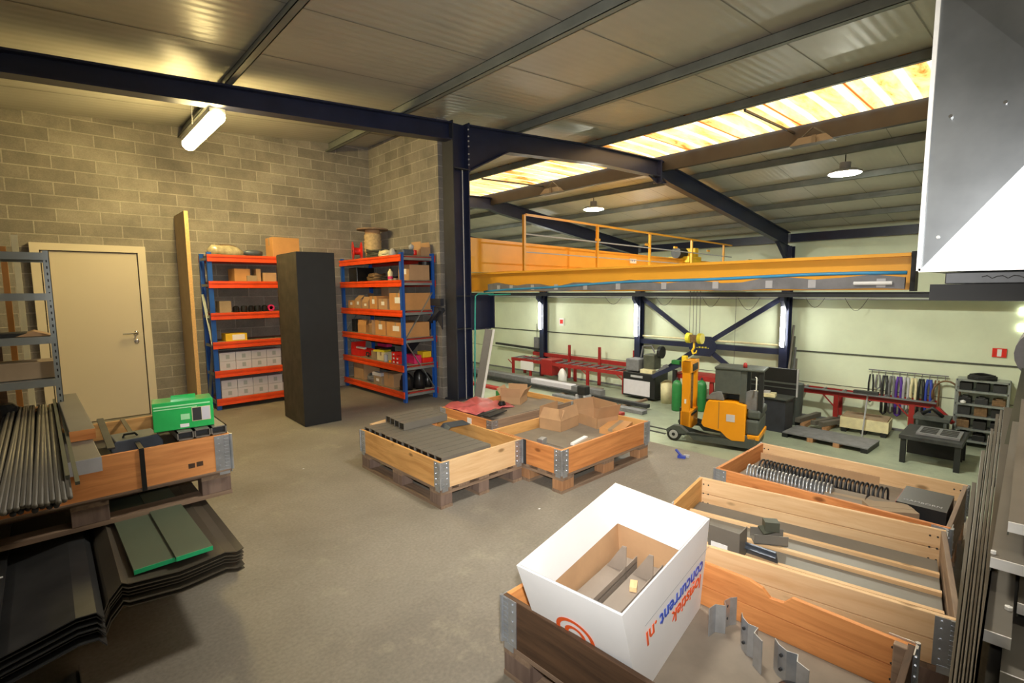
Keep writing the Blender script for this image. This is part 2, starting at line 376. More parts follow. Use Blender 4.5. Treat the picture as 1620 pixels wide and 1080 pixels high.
# ceiling sheets: everything but the skylight strip
SK0, SK1 = 7.46, 9.50
cm = MB()
for a, b in ((-4.65, 0), (0, 3.45), (3.45, SK0), (SK1, 17.5)):
    cm.add([(a, YN-.1, ceil(a)), (b, YN-.1, ceil(b)), (b, YF+.1, ceil(b)), (a, YF+.1, ceil(a)), (a, YN-.1, ceil(a)+.08), (b, YN-.1, ceil(b)+.08), (b, YF+.1, ceil(b)+.08), (a, YF+.1, ceil(a)+.08)],
           [(0, 1, 2, 3), (7, 6, 5, 4), (0, 4, 5, 1), (1, 5, 6, 2), (2, 6, 7, 3), (3, 7, 4, 0)])
struct('ceiling', cm, 'ceiling')
sm = MB()
y = YN
while y < YF:            # panel joints running down the slope
    for a, b in ((-4.65, 0), (0, 3.45), (3.45, SK0), (SK1, 17.4)):
        sm.add([(a, y, ceil(a)-.003), (b, y, ceil(b)-.003), (b, y+.012, ceil(b)-.003), (a, y+.012, ceil(a)-.003)], [(0, 1, 2, 3)])
    y += 1.0
struct('trim_4', sm, 'ceil_seam')
# corrugated skylight
sk = MB(); ny = int((YF-YN)/.055); vs = []; fs = []
for i in range(ny+1):
    y = YN+(YF-YN)*i/ny
    ph = (i % 6); dz = (.0, .0, .03, .04, .03, .0)[ph]
    vs += [(SK0-.1, y, ceil(SK0)+dz-.01), (SK1-.45, y, ceil(SK1)+dz-.045), (SK1-.06, y, ceil(SK1)-.03)]
for i in range(ny):
    for j in (0, 1): fs.append((3*i+j, 3*i+j+1, 3*i+3+j+1, 3*i+3+j))
sk.add(vs, fs); struct('window_skylight', sk, 'skylight')
# small lit panes at the right end of the workshop wall
for i, (z0, z1) in enumerate(((.82, 1.0), (.42, .60))):
    wn = struct('window_%d' % (i+1), MB().box(17.24, 17.30, -.55, .42, z0, z1), 'window')

# ------------------------------------------------------------------ door in the block wall
d = struct('door_1', MB().box(.03, .90, 7.775, 7.81, .01, 2.03), 'door')
struct('door_frame', MB().box(-.06, .02, 7.75, 7.82, 0, 2.04).box(.91, .99, 7.75, 7.82, 0, 2.04).box(-.06, .99, 7.75, 7.82, 2.04, 2.12), 'door_frame', d)
struct('door_handle', MB().tube([(.83, 7.765, 1.05), (.83, 7.72, 1.05), (.80, 7.71, 1.05), (.69, 7.71, 1.045)], .010, 8).lathe([(.024, 0), (.024, .012), (.018, .016)], 16, T3(.83, 7.775, 1.05, 0, PI/2)), 'chrome', d)
struct('keyhole_plate', MB().lathe([(.024, 0), (.024, .010), (.016, .014)], 16, T3(.83, 7.775, .945, 0, PI/2)), 'chrome', d)

# ------------------------------------------------------------------ steel frame of the hall
def ibeam_poly(w, h, t=.012, c=0):
    return [(-w/2, 0), (w/2, 0), (w/2, t), (t/2, t), (t/2, h-t), (w/2, h-t), (w/2, h), (-w/2, h), (-w/2, h-t), (-t/2, h-t), (-t/2, t), (-w/2, t)]
def rafter(name, y, xs, depth, label, mat='navy', ww=.16):
    """I-shaped rafter following the roof at plane y"""
    t = thing(name, label, 'roof beam', (xs[0], y, raf(xs[0])), 0, 'portal frame rafters')
    def seg(a, b, za, zb):
        m = MB()
        for (y0, y1, k0, k1) in ((-ww/2, ww/2, 0, .018), (-ww/2, ww/2, 1, -.018), (-.007, .007, 0, 1)):
            def Z(x, top, fr):
                z0 = top; z1 = top-fr; return z0, z1
            ta, tb = raf(a), raf(b)
            if k0 == 0 and k1 == .018: q = [(a, ta), (b, tb), (b, tb-.018), (a, ta-.018)]
            elif k0 == 1: q = [(a, ta-za), (b, tb-zb), (b, tb-zb+.018), (a, ta-za+.018)]
            else: q = [(a, ta-.01), (b, tb-.01), (b, tb-zb+.01), (a, ta-za+.01)]
            m.add([(x-xs[0], y0, z-raf(xs[0])) for x, z in q]+[(x-xs[0], y1, z-raf(xs[0])) for x, z in q],
                  [(0, 1, 2, 3), (7, 6, 5, 4), (0, 4, 5, 1), (1, 5, 6, 2), (2, 6, 7, 3), (3, 7, 4, 0)])
        return m
    for i in range(len(xs)-1):
        seg(xs[i], xs[i+1], depth[i], depth[i+1]).build('beam_length', mat, t)
    return t
r1 = rafter('rafter', 5.6, [-4.5, 0, 3.45, 4.12], [.17, .185, .225, .23], 'navy steel roof beam over the storage floor, left of the column')
r2 = rafter('rafter', 5.6, [4.42, 5.15, 7.4, 9.36, 9.7, 17.0], [.62, .30, .30, .33, .36, .42], 'navy steel roof beam from the near column over the ridge to the workshop wall')
x0, z0 = 4.42, raf(4.42)
MB().box(9.34-x0, 9.38-x0, -.09, .09, raf(9.36)-.45-z0, raf(9.36)-z0).build('ridge_plate', 'navy', r2)
MB().prism([(9.0-x0, raf(9.0)-.32-z0), (9.36-x0, raf(9.36)-.47-z0), (9.75-x0, raf(9.75)-.35-z0)], 'y', -.006, .006).build('ridge_gusset', 'navy', r2)
MB().prism([(16.0-x0, raf(16)-.38-z0), (17.0-x0, raf(17)-.4-z0), (17.0-x0, raf(17)-.95-z0), (16.75-x0, raf(17)-.75-z0)], 'y', -.05, .05).build('haunch', 'navy', r2)
rafter('rafter', 10.95, [4.3, 7.4, 9.36, 9.7, 17.0], [.5, .30, .33, .36, .42], 'dark roof beam of the second frame, seen behind the crane railing')
rafter('rafter', 16.2, [4.3, 7.4, 9.36, 9.7, 17.0], [.5, .30, .33, .36, .42], 'dark roof beam of the farthest frame, seen behind the crane girder')
struct('trim_5', MB().box(17.1, 17.3, YN, YF, 2.93, 3.18), 'navy')

# near column
c = thing('steel_column', 'navy steel column with white bolts at the end of the short block wall', 'column', (4.27, 5.63, 0))
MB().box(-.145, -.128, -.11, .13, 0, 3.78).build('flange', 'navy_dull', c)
MB().box(.115, .132, -.11, .13, 0, 3.78).build('flange', 'navy', c)
MB().box(-.13, .12, -.02, -.008, 0, 3.78).build('web', 'navy', c)
MB().box(-.17, .16, -.14, .16, 0, .02).build('base_plate', 'navy_dull', c)
MB().box(-.13, .12, -.115, .12, 1.455, 1.47).box(-.13, .12, -.115, .12, 1.0, 1.015).box(-.13, .12, -.115, .12, 3.17, 3.185).build('stiffener', 'navy_dull', c)
MB().box(.132, .15, -.11, .13, 3.15, 3.80).build('end_plate', 'navy', c)
bt = MB()
for z in (3.24, 3.31, 3.38, 3.48, 3.55, 3.61, 3.70):
    bt.tube([(.105, -.125, z), (.105, -.14, z)], .011, 6)
MB().tube([(-.005, -.128, .02), (-.005, -.128, 3.15)], .007, 6).build('cable_pipe', 'clip', c)
bt.build('bolt_row', 'clip', c)
MB().box(.132, .55, -.02, 0, .99, 1.47).box(.132, .57, -.10, .10, 1.455, 1.475).box(.132, .50, -.10, .10, .98, .995).box(.55, .57, -.10, .10, .99, 1.46).build('crane_bracket', 'navy', c)
# teal air hose down the column
solo(MB().tube([(4.70, 5.40, 1.495), (4.45, 5.43, 1.49), (4.405, 5.44, 1.46), (4.40, 5.45, 1.1), (4.395, 5.46, .6), (4.385, 5.46, .01)], .011, 8), 'air_hose', 'teal', 'teal air hose running down the side of the navy column', 'hose', smooth=True)
# bracing along the short wall behind the right rack
br = thing('wall_brace', 'dark navy strut and diagonal brace seen through the right rack beside the column', 'brace', (4.06, 5.75, 1.3))
MB().bar((0, 0, .08), (0, 1.0, .08), .06, .10).build('strut', 'navy_dull', br)
MB().bar((0, .02, -.02), (0, 1.35, -1.0), .05, .11, (1, 0, 0)).build('diagonal', 'navy_dull', br)
MB().prism([(0, 0), (.28, .02), (0, -.3)], 'x', -.01, .01).build('gusset_plate', 'navy_dull', br)

# purlins
def purlin(x, label, ztop=.14, depth=.14, mat='purlin', y0=YN, y1=YF, name='purlin'):
    zb = raf(x)+ztop-depth; m = MB()
    yy1 = 7.83 if x < 4.1 else y1
    m.box(-.004, .004, y0, yy1, 0, depth).box(-.06, .004, y0, yy1, 0, .006).box(-.004, .06, y0, yy1, depth-.006, depth).box(-.06, -.055, y0, yy1, 0, .022)
    return solo(m, name, mat, label, 'roof purlin', 'roof purlins', loc=(x, 0, zb))
purlin(-2.4, 'grey roof purlin furthest left, above the camera side')
purlin(-.45, 'grey roof purlin left of the warm tube light, above the door')
purlin(1.5, 'grey roof purlin ending beside the warm tube light on the storage side')
purlin(3.45, 'grey roof purlin running to the corner of the block walls')
purlin(5.4, 'grey roof purlin passing over the navy column top, between corner purlin and skylight')
purlin(7.4, 'grey roof purlin along the left edge of the skylight')
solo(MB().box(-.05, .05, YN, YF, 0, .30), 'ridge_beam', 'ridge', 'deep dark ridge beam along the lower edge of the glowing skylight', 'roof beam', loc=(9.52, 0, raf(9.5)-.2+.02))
for x, s in ((10.9, 'first grey purlin beyond the ridge, behind the round lamps'), (12.5, 'second grey purlin beyond the ridge'), (14.1, 'third grey purlin beyond the ridge, lower on the far roof slope'), (15.7, 'last grey purlin beyond the ridge, nearest the workshop wall')):
    purlin(x, s)
solo(MB().box(-.012, .012, 0, .5, 0, .012).bar((0, .2, 0), (.0, .2, .0001), .01, .01), 'skylight_wire', 'black', 'thin dark wire hanging below the skylight', 'wire', loc=(8.4, 3.2, 4.02)) if False else None
for y in (3.1, 8.9):
    solo(MB().bar((7.45, y, raf(7.45)-.0), (9.47, y, raf(9.4)-.0), .03, .03), 'sag_rod', 'dark_steel', 'dark rod crossing the skylight %s the near roof beam' % ('in front of' if y < 5 else 'behind'), 'rod', 'skylight sag rods')

# far wall columns with their vertical tube lights, and crane rail
for i, (y, wh) in enumerate(((5.55, 'right of the cross bracing'), (10.85, 'left of the cross bracing'), (16.0, 'furthest to the left'))):
    c = thing('steel_column', 'navy steel column on the workshop wall %s' % wh, 'column', (17.02, y, H), 0, 'workshop wall columns')
    MB().box(-.15, -.135, -.12, .12, 0, 5.3).build('flange', 'navy', c)
    MB().box(.13, .145, -.12, .12, 0, 5.3).build('flange', 'navy', c)
    MB().box(-.14, .14, -.006, .006, 0, 5.3).build('web', 'navy', c)
    MB().box(-.45, -.15, -.06, .06, 3.62, 3.74).prism([(-.45, 3.62), (-.15, 3.62), (-.15, 3.3)], 'y', -.06, .06).build('crane_bracket', 'navy', c)
    l = thing('tube_light', 'vertical white tube light on the workshop column %s' % wh, 'light', (16.85, y+.02, .36), 0, 'vertical tube lights on the workshop columns')
    MB().box(-.02, .02, -.06, .06, -.7, .7).build('housing', 'clip', l)
    MB().tube([(-.05, 0, -.67), (-.05, 0, -.64), (-.05, 0, .64), (-.05, 0, .67)], [.03, .062, .062, .03], 10).build('tube_cover', 'tube_cool', l, smooth=True)
solo(MB().prism([(-.1, 0), (.1, 0), (.1, .02), (.01, .02), (.01, .13), (.06, .13), (.06, .15), (-.06, .15), (-.06, .13), (-.01, .13), (-.01, .02), (-.1, .02)], 'y', YN, YF),
     'crane_rail', 'navy_dull', 'dark crane rail along the far workshop wall on top of the columns', 'crane rail', loc=(16.62, 0, 1.24))
solo(MB().tube([(17.24, YN, 1.18), (17.24, YF, 1.18)], .03, 8), 'wall_pipe', 'clip', 'thin pale pipe along the workshop wall below the crane rail', 'pipe')

# X bracing with a centre plate and loudly lit horizontal strut
b = thing('cross_brace', 'navy cross bracing with horizontal strut and lettered centre plate between two workshop columns', 'brace', (17.0, 8.22, -.5))
for sy, sz in ((1, 1), (-1, 1), (1, -1), (-1, -1)):
    MB().bar((0, sy*.3, sz*.2), (0, sy*2.5, 1.68 if sz > 0 else -1.75), .16, .07, (1, 0, 0)).build('diagonal', 'navy', b)
MB().box(-.05, .05, .35, 2.55, -.09, .09).build('strut', 'navy', b)
MB().box(-.05, .05, -2.55, -.35, -.09, .09).build('strut', 'navy', b)
MB().prism([(-.5, -.12), (-.3, -.36), (.3, -.36), (.5, -.12), (.5, .1), (.32, .34), (-.32, .34), (-.5, .1)], 'x', -.07, -.05).build('centre_plate', 'navy', b)
lettering('•\n•', .16, 'clip', b, basis((-.075, -.05, .18), (0, -1, 0), (0, 0, 1)))
lettering('HARBORN', .13, 'txt_yellow', b, basis((-.075, -.02, -.06), (0, -1, 0), (0, 0, 1)), bold=.003) if False else lettering('- = = = -', .13, 'txt_yellow', b, basis((-.075, -.02, -.06), (0, -1, 0), (0, 0, 1)), bold=.006)
solo(MB().tube([(17.05, 5.7, -.30), (17.05, 10.7, -.30)], .035, 8), 'wall_pipe', 'cream', 'pale pipe lying along the top of the cross bracing strut', 'pipe')

# ------------------------------------------------------------------ near crane runway
rw = thing('crane_runway', 'orange yellow crane runway beam resting on the near column bracket', 'crane beam', (4.7, .69, 1.52))
Lr = YF-1-.69
MB().box(-.075, .075, 0, Lr, 0, .02).box(-.006, .006, 0, Lr, .02, .25).box(-.085, .085, 0, Lr, .245, .27).build('beam', 'crane', rw)
MB().box(-.06, -.008, -.03, .0, -.01, .28).box(0, .06, -.03, 0, -.01, .28).build('end_stop', 'black', rw)
tr = MB(); k = 24
for i in range(k):
    y0 = .02+i*(4.66/k); y1 = y0+4.66/k
    dz = .018*math.sin(i*1.7)+.012*math.sin(i*.61)
    dz2 = .018*math.sin((i+1)*1.7)+.012*math.sin((i+1)*.61)
    tr.hexa([(-.125, y0, .008+dz*.3), (-.085, y0, .008+dz*.3), (-.085, y1, .008+dz2*.3), (-.125, y1, .008+dz2*.3)], [(-.125, y0, .092+dz), (-.085, y0, .092+dz), (-.085, y1, .092+dz2), (-.125, y1, .092+dz2)])
tray = solo(tr, 'cable_tray', 'tray', 'sagging grey cable duct wrapped along the face of the orange runway beam', 'cable duct', loc=(4.7, .69, 1.52))
for i, y in enumerate((.16, .62, .95, 1.42, 1.95, 2.5, 2.95, 3.4, 3.8, 4.2, 4.45)):
    MB().box(-.130, -.123, y-.028, y+.028, .02, .085).build('clip', 'clip', tray)
solo(MB().tube([(4.575, .70+i*.25, 1.645+.006*math.sin(i*.8)-.00035*i*i) for i in range(20)], .0135, 8), 'blue_hose', 'blue_pipe', 'blue hose running along the face of the orange runway beam', 'hose', smooth=True)
solo(MB().tube([(4.56, .78, 1.572), (4.56, 1.02, 1.572)], .014, 8), 'tube_lamp', 'white', 'short white tube fixed at the right end of the grey cable duct', 'tube')
solo(MB().tube([(4.6, 5.42, 1.49), (4.62, 5.38, 1.475), (4.66, 5.0, 1.485)], .008, 6), 'cable_loop', 'teal', 'thin teal cable end near the bracket of the near column', 'cable')

# overhead travelling crane
cr = thing('bridge_crane', 'orange yellow bridge crane girder with handrail walkway spanning the workshop', 'crane', (4.7, 7.5, 1.80))
def gz(x): return .75-(x)*.0152
Lc = 11.9
g = MB(); g.hexa([(0, 0, .10), (Lc, 0, .0), (Lc, .32, .0), (0, .32, .10)], [(0, 0, .75), (Lc, 0, .565), (Lc, .32, .565), (0, .32, .75)])
g.build('girder', 'crane', cr)
MB().box(-.05, .28, -1.0, 1.4, -.02, .36).build('end_carriage', 'crane', cr)
MB().box(Lc-.28, Lc+.05, -1.0, 1.4, -.18, .2).build('end_carriage', 'crane', cr)
MB().lathe([(.12, 0), (.12, .05)], 16, T3(.12, -.98, .12, 0, 0, -PI/2)).build('wheel', 'dark_steel', cr)
MB().box(1.9, 11.0, -.62, 0, .08, .10).bar((1.9, -.62, .06), (11.0, -.62, -.02), .02, .08).build('walkway', 'crane', cr)
posts = [(2.11, .08), (4.39, .06), (6.54, .03), (8.71, .0), (10.74, -.02)]
for x, z in posts:
    MB().box(x-.025, x+.025, -.62, -.57, z, z+1.08).build('railing_post', 'crane', cr)
MB().bar((2.15, -.6, 1.165), (11.3, -.6, 1.06), .035, .04).build('top_rail', 'crane', cr)
MB().bar((2.15, -.6, .80), (11.3, -.6, .70), .02, .025).build('middle_rail', 'clip', cr)
MB().bar((2.15, -.6, .46), (11.3, -.6, .38), .015, .02).build('lower_rail', 'clip', cr)
for x in (4.3, 6.3, 7.7, 9.6): MB().box(x, x+.16, -.63, -.60, .80, .85).build('rail_tag', 'crane', cr)
MB().box(9.35, 10.1, -.2, .6, .50, .68).box(9.9, 10.1, -.1, .3, .6, .95).build('drive_unit', 'yellow', cr)
MB().lathe([(.16, 0), (.16, .45)], 14, T3(9.1, .1, .78, 0, 0, PI/2)).build('motor', 'dark_steel', cr)
MB().box(6.55, 6.85, -.012, 0, .40, .52).build('white_plate', 'white', cr)
lettering('• •', .15, 'txt_blue', cr, basis((6.7, -.016, .46), (1, 0, 0), (0, 0, 1)))
MB().box(-.01, .55, -1.002, -.995, .05, .3).build('buffer_plate', 'crane', cr)
# second piece of machinery at the far rail
d2 = thing('crane_trolley', 'small yellow frame and dark motor standing at the far end of the crane', 'crane trolley', (16.4, 5.95, 2.0))
MB().box(-.2, .1, .5, .56, -.35, .42).box(-.2, .1, .5, .56, .3, .36).build('frame', 'cream', d2)
MB().lathe([(.15, 0), (.15, .5), (.09, .55)], 14, T3(-.1, .3, .25, 0, PI/2)).build('motor', 'black', d2)
MB().bar((-.1, -.2, .3), (-.1, -.9, .18), .05, .05).bar((-.1, -.2, .05), (-.1, -.9, .0), .12, .2).build('cable_arm', 'copper', d2)

# hook block of the crane
hb = thing('hook_block', 'yellow and red crane hook block hanging on cables before the cross bracing', 'crane hook', (14.4, 7.25, .1))
for dy in (-.16, -.05, .05, .16): MB().tube([(0, dy, 0), (0, dy, 1.85)], .008, 5).build('cable', 'dark_steel', hb)
MB().lathe([(.13, -.06), (.16, -.06), (.16, .06), (.13, .06)], 16, T3(0, .17, -.08, 0, PI/2, 0)).lathe([(.13, -.06), (.16, -.06), (.16, .06), (.13, .06)], 16, T3(0, -.2, -.08, 0, PI/2, 0)).build('pulley', 'txt_yellow', hb)
MB().box(-.06, .06, -.2, .2, -.2, .02).build('cheek_plate', 'copper', hb, bevel=.01)
MB().tube([(0, 0, -.2), (0, 0, -.38), (0, .06, -.47), (0, .02, -.56), (0, -.07, -.52), (0, -.09, -.44)], [.03, .035, .035, .03, .025, .01], 8).build('hook', 'yellow', hb, smooth=True)
# thin cables drooping under the runway (festoon)
for i, (ya, yb, dp) in enumerate(((3.35, 3.9, .35), (4.4, 4.9, .28), (6.2, 6.9, .4), (7.5, 8.1, .33), (9.2, 9.9, .3), (11.4, 12.2, .3))):
    pts = [(16.60, ya+(yb-ya)*t/10, 1.22-dp*math.sin(PI*t/10)) for t in range(11)]
    solo(MB().tube(pts, .007, 5), 'festoon_cable', 'dark_steel', 'thin cable loop under the crane rail, %s of six from the right' % ('first', 'second', 'third', 'fourth', 'fifth', 'sixth')[i], 'cable', 'festoon cables under the crane rail')

# ------------------------------------------------------------------ lamps
def high_bay(x, y, label, lens='lamp'):
    z = raf(x)-.28
    l = thing('high_bay_lamp', label, 'light', (x, y, z), 0, 'round workshop lamps')
    MB().lathe([(.27, 0), (.28, .03), (.22, .06), (.09, .08), (.09, .20)], 24).build('reflector', 'clip', l)
    MB().lathe([(.24, -.012), (.26, -.004)], 24).build('lens', lens, l)
    MB().tube([(0, 0, .20), (0, 0, .40)], .01, 6).build('hanger', 'dark_steel', l)
high_bay(11.1, 2.73, 'glowing round lamp on the right, just below the skylight beam')
high_bay(10.95, 8.45, 'glowing round lamp in the middle, left of the ridge')
high_bay(10.95, 14.5, 'added round workshop lamp furthest back, hidden behind the crane')  # unseen third lamp, added for more light in the workshop
def old_lamp(x, y, label):
    z = raf(x)-.22
    l = thing('heater_lamp', label, 'lamp', (x, y, z), 0, 'unlit fittings under the ridge beam')
    MB().hexa([(-.10, -.32, -.05), (.10, -.32, -.05), (.10, .32, -.05), (-.10, .32, -.05)], [(-.06, -.2, .07), (.06, -.2, .07), (.06, .2, .07), (-.06, .2, .07)]).build('housing', 'unlit', l)
    MB().box(-.13, -.1, -.08, -.02, -.06, .06).build('end_cap', 'unlit', l)
    MB().bar((0, -.2, .06), (0, 0, .22), .02, .02).bar((0, .2, .06), (0, 0, .22), .02, .02).build('hanger', 'dark_steel', l)
old_lamp(9.35, 2.78, 'dull unlit fitting hanging under the ridge beam above the right round lamp')
old_lamp(9.2, 8.35, 'dull unlit fitting hanging under the ridge beam left of the middle round lamp')
def ceiling_tube(x, y, label, mat='tube_warm', drop=.25):
    l = thing('tube_light', label, 'light', (x, y, raf(x)-drop), 0, 'tube lights over the storage floor', 0, 0)
    MB().box(-.07, .07, -.66, .66, 0, .05).build('housing', 'clip', l)
    MB().tube([(0, -.67, -.02), (0, -.64, -.02), (0, .64, -.02), (0, .67, -.02)], [.045, .072, .072, .045], 12).build('tube_cover', mat, l, smooth=True)
    for yy in (-.4, .4): MB().box(-.004, .004, yy-.004, yy+.004, .05, drop+.13).build('hanger', 'clip', l)
ceiling_tube(1.385, 6.29, 'glowing warm tube light under the ceiling before the block wall')
ceiling_tube(1.40, -.9, 'added fill tube light over the storage floor behind the camera', 'tube_fill')  # out of view, added as ambient fill
ceiling_tube(-2.2, 2.6, 'added fill tube light, unseen, over the left side of the storage floor', 'tube_fill')  # second fill tube, also added outside the view
high_bay(2.35, 1.75, 'added round fill lamp over the storage floor, above the top edge of the picture', 'lamp_fill')  # added above the frame to lift the light on the floor

# ------------------------------------------------------------------ pallets and collars
def pallet(loc, rz, label, old=False, grp='wooden pallets'):
    t = thing('pallet', label, 'pallet', loc, rz, grp)
    bw, bl = ('wood_old', 'block_old') if old else ('wood_old', 'block_wood')
    for y in (-.35, -.19, 0, .19, .35):
        MB().box(-.6, .6, y-.05, y+.05, .122, .144).build('deck_board', bw, t, bevel=.002)
    for x in (-.527, 0, .527):
        MB().box(x-.07, x+.07, -.4, .4, .1, .122).build('cross_board', bw+'_s', t)
    for y in (-.35, 0, .35):
        MB().box(-.6, .6, y-.05, y+.05, 0, .022).build('skid_board', bw, t)
        for x in (-.527, 0, .527):
            MB().box(x-.07, x+.07, y-.05, y+.05, .022, .1).build('block', bl, t, bevel=.003)
    return t
def hinge_mb():
    """two galvanised plates folded round the outer corner at the origin (walls run to +x and +y)"""
    m = MB()
    m.box(-.003, .075, -.004, 0, .004, .196).box(-.004, 0, -.003, .075, .004, .196)
    for z in [.015+.019*i for i in range(10)]:
        m.box(.008, .030, -.008, -.003, z, z+.009).box(-.008, -.003, .008, .030, z, z+.009)
    m.tube([(-.004, -.004, .002), (-.004, -.004, .198)], .008, 8)
    for z in (.03, .07, .11, .15, .18):
        m.tube([(.055, -.003, z), (.055, -.009, z)], .005, 6).tube([(-.003, .055, z), (-.009, .055, z)], .005, 6)
    m.box(.01, .06, -.006, -.002, -.02, .01).box(-.006, -.002, .01, .06, -.02, .01)
    return m
def collar(loc, rz, label, near='wood', far='wood', left='wood', right='wood', h=.198, two=False, notch=False, skip=(), grp='pallet collars', wid=.8):
    """1.2 x .8 folding pallet frame; local x long side; near = -y, far = +y"""
    t = thing('pallet_collar', label, 'wooden crate', loc, rz, grp)
    X, Y, w = .6, wid/2, .02
    def board(name, x0, x1, y0, y1, mat):
        if two:
            b1 = MB().box(x0, x1, y0, y1, 0, h*.49).build(name, mat, t, bevel=.002)
            b2 = MB().box(x0, x1, y0, y1, h*.505, h).build(name, mat, t, bevel=.002)
        else: MB().box(x0, x1, y0, y1, 0, h).build(name, mat, t, bevel=.002)
    if 'near' not in skip: board('long_board', -X, X, -Y, -Y+w, near)
    if 'far' not in skip:
        if notch:
            MB().box(-X, X, Y-w, Y, 0, h*.45).build('long_board', far, t, bevel=.002)
            p = [(-X, h*.47), (X, h*.47), (X, h*.95), (.22, h*.97), (.19, h*.8), (.14, h*.78), (.11, h*.93), (.06, h), (-X, h)]
            MB().prism(p, 'y', Y-w, Y).build('long_board', far, t)
        else: board('long_board', -X, X, Y-w, Y, far)
    if 'left' not in skip: board('short_board', -X, -X+w, -Y+w, Y-w, left+'_s')
    if 'right' not in skip: board('short_board', X-w, X, -Y+w, Y-w, right+'_s')
    for sx, sy in ((-1, -1), (1, -1), (-1, 1), (1, 1)):
        T = Matrix.Translation((sx*X, sy*Y, 0)) @ Matrix.Diagonal((-sx, -sy, 1, 1))
        hinge_mb().build('corner_hinge', 'galv', t, T=T)
    sc = MB()
    for sx in (-1, 1):
        for z in (.04, .1, .16):
            for x in (.03, .06): sc.tube([(sx*(X-x), Y-w, z), (sx*(X-x), Y-w-.002, z)], .005, 6)
    lb = [c for c in t.children if c.name.startswith('long_board')]
    sc.build('screw_heads', 'dark_steel', lb[-1] if lb else t)
    return t
R90 = PI/2
# A: long side along world Y  (local x -> world Y)
pallet((2.35, 3.43, 0), R90, 'wooden pallet under the crate of black ended tubes in the middle of the floor', True)
# local +y = world -x when rotated +90deg
A = collar((2.35, 3.43, .144), R90, 'yellowish wooden crate holding black ended square tubes, left of the middle group', near='wood', far='wood', left='wood_pale', right='wood', skip=('right',))
MB().box(.6-.02, .6, -.4+.02, -.15, 0, .17).build('short_board', 'wood_or', A)
# B
pallet((3.36, 2.81, 0), .0, 'wooden pallet under the crate with white strip, right of the middle group')
B = collar((3.36, 2.81, .144), .0, 'orange wooden crate with cartons and a white strip, right of the middle group', near='wood_or', far='wood', left='wood_or', right='wood')
MB().box(-.606, -.60, -.02, .015, -.004, .2).build('dark_strap', 'dark_steel', B)
# C
pallet((3.54, 3.82, 0), .0, 'wooden pallet at the back of the middle group beside the column')
C = collar((3.54, 3.82, .144), .0, 'dark sided wooden crate with pink film at the back of the middle group', near='wood_old', far='wood_or', left='wood_or', right='wood')
MB().box(-.607, -.602, -.10, -.04, .10, .17).build('white_label', 'white', C)

# contents of A : square tubes with open black ends facing the left long wall
def sq_tube(w, h, L, t=.004):
    m = MB(); m.box(0, L, 0, w, 0, t).box(0, L, 0, w, h-t, h).box(0, L, 0, t, t, h-t).box(0, L, w-t, w, t, h-t)
    return m
tb = thing('steel_tube', 'x', 'steel tube', (0, 0, 0), 0, 'short square tubes in the middle crate')
sq_tube(.082, .06, .46).build('tube_wall', 'taupe', tb); MB().box(.006, .450, .006, .076, .006, .054).build('end_plug', 'plastic', tb)
ordn = ['nearest', 'second', 'third', 'fourth', 'fifth', 'sixth', 'seventh', 'eighth', 'ninth', 'tenth', 'eleventh', 'twelfth', 'thirteenth', 'fourteenth', 'fifteenth', 'sixteenth', 'seventeenth', 'eighteenth', 'nineteenth', 'twentieth']
for i in range(13):
    lab = 'grey black ended tube in the middle crate, %s from its galvanised front corner' % ordn[i]
    p = (1.985+.004*math.sin(i*3.), 2.862+i*.0895, .302)
    if i == 0: place(tb, p); tb['label'] = lab
    else: dup(tb, p, 0, lab)
for i in range(4):
    dup(tb, (2.16+.01*i, 3.66+i*.092, .364), .03, 'black ended tube stacked highest at the back of the middle crate, %s one' % ordn[i], 'upper square tubes in the middle crate')
for k, zz in enumerate((.146, .224)):
    solo(MB().box(0, .42, 0, 1.12, 0, .076), 'tube_layer', 'steel', 'lower layer of grey tubes in the middle crate, %s' % ('on the pallet', 'directly under the visible row')[k], 'steel tubes', 'lower tube layers', loc=(1.985, 2.86, zz), bevel=.004)
solo(MB().box(0, .31, 0, 1.08, 0, .05), 'steel_plate', 'steel', 'wide flat grey plate in the right half of the middle crate', 'steel plate', loc=(2.42, 2.86, .146))
solo(MB().strip([(0, 0), (0, .12), (.03, .15), (.22, .15)], 'y', 0, .16, .005), 'bent_plate', 'blue_steel', 'bluish bent steel plate standing in the middle crate', 'steel plate', loc=(2.50, 3.50, .20), rz=-.2)
solo(MB().box(0, .2, 0, .03, 0, .02), 'wood_lath', 'wood_pale', 'short pale lath on the left back edge of the middle crate', 'wood lath', loc=(2.06, 4.035, .345), rz=.25)

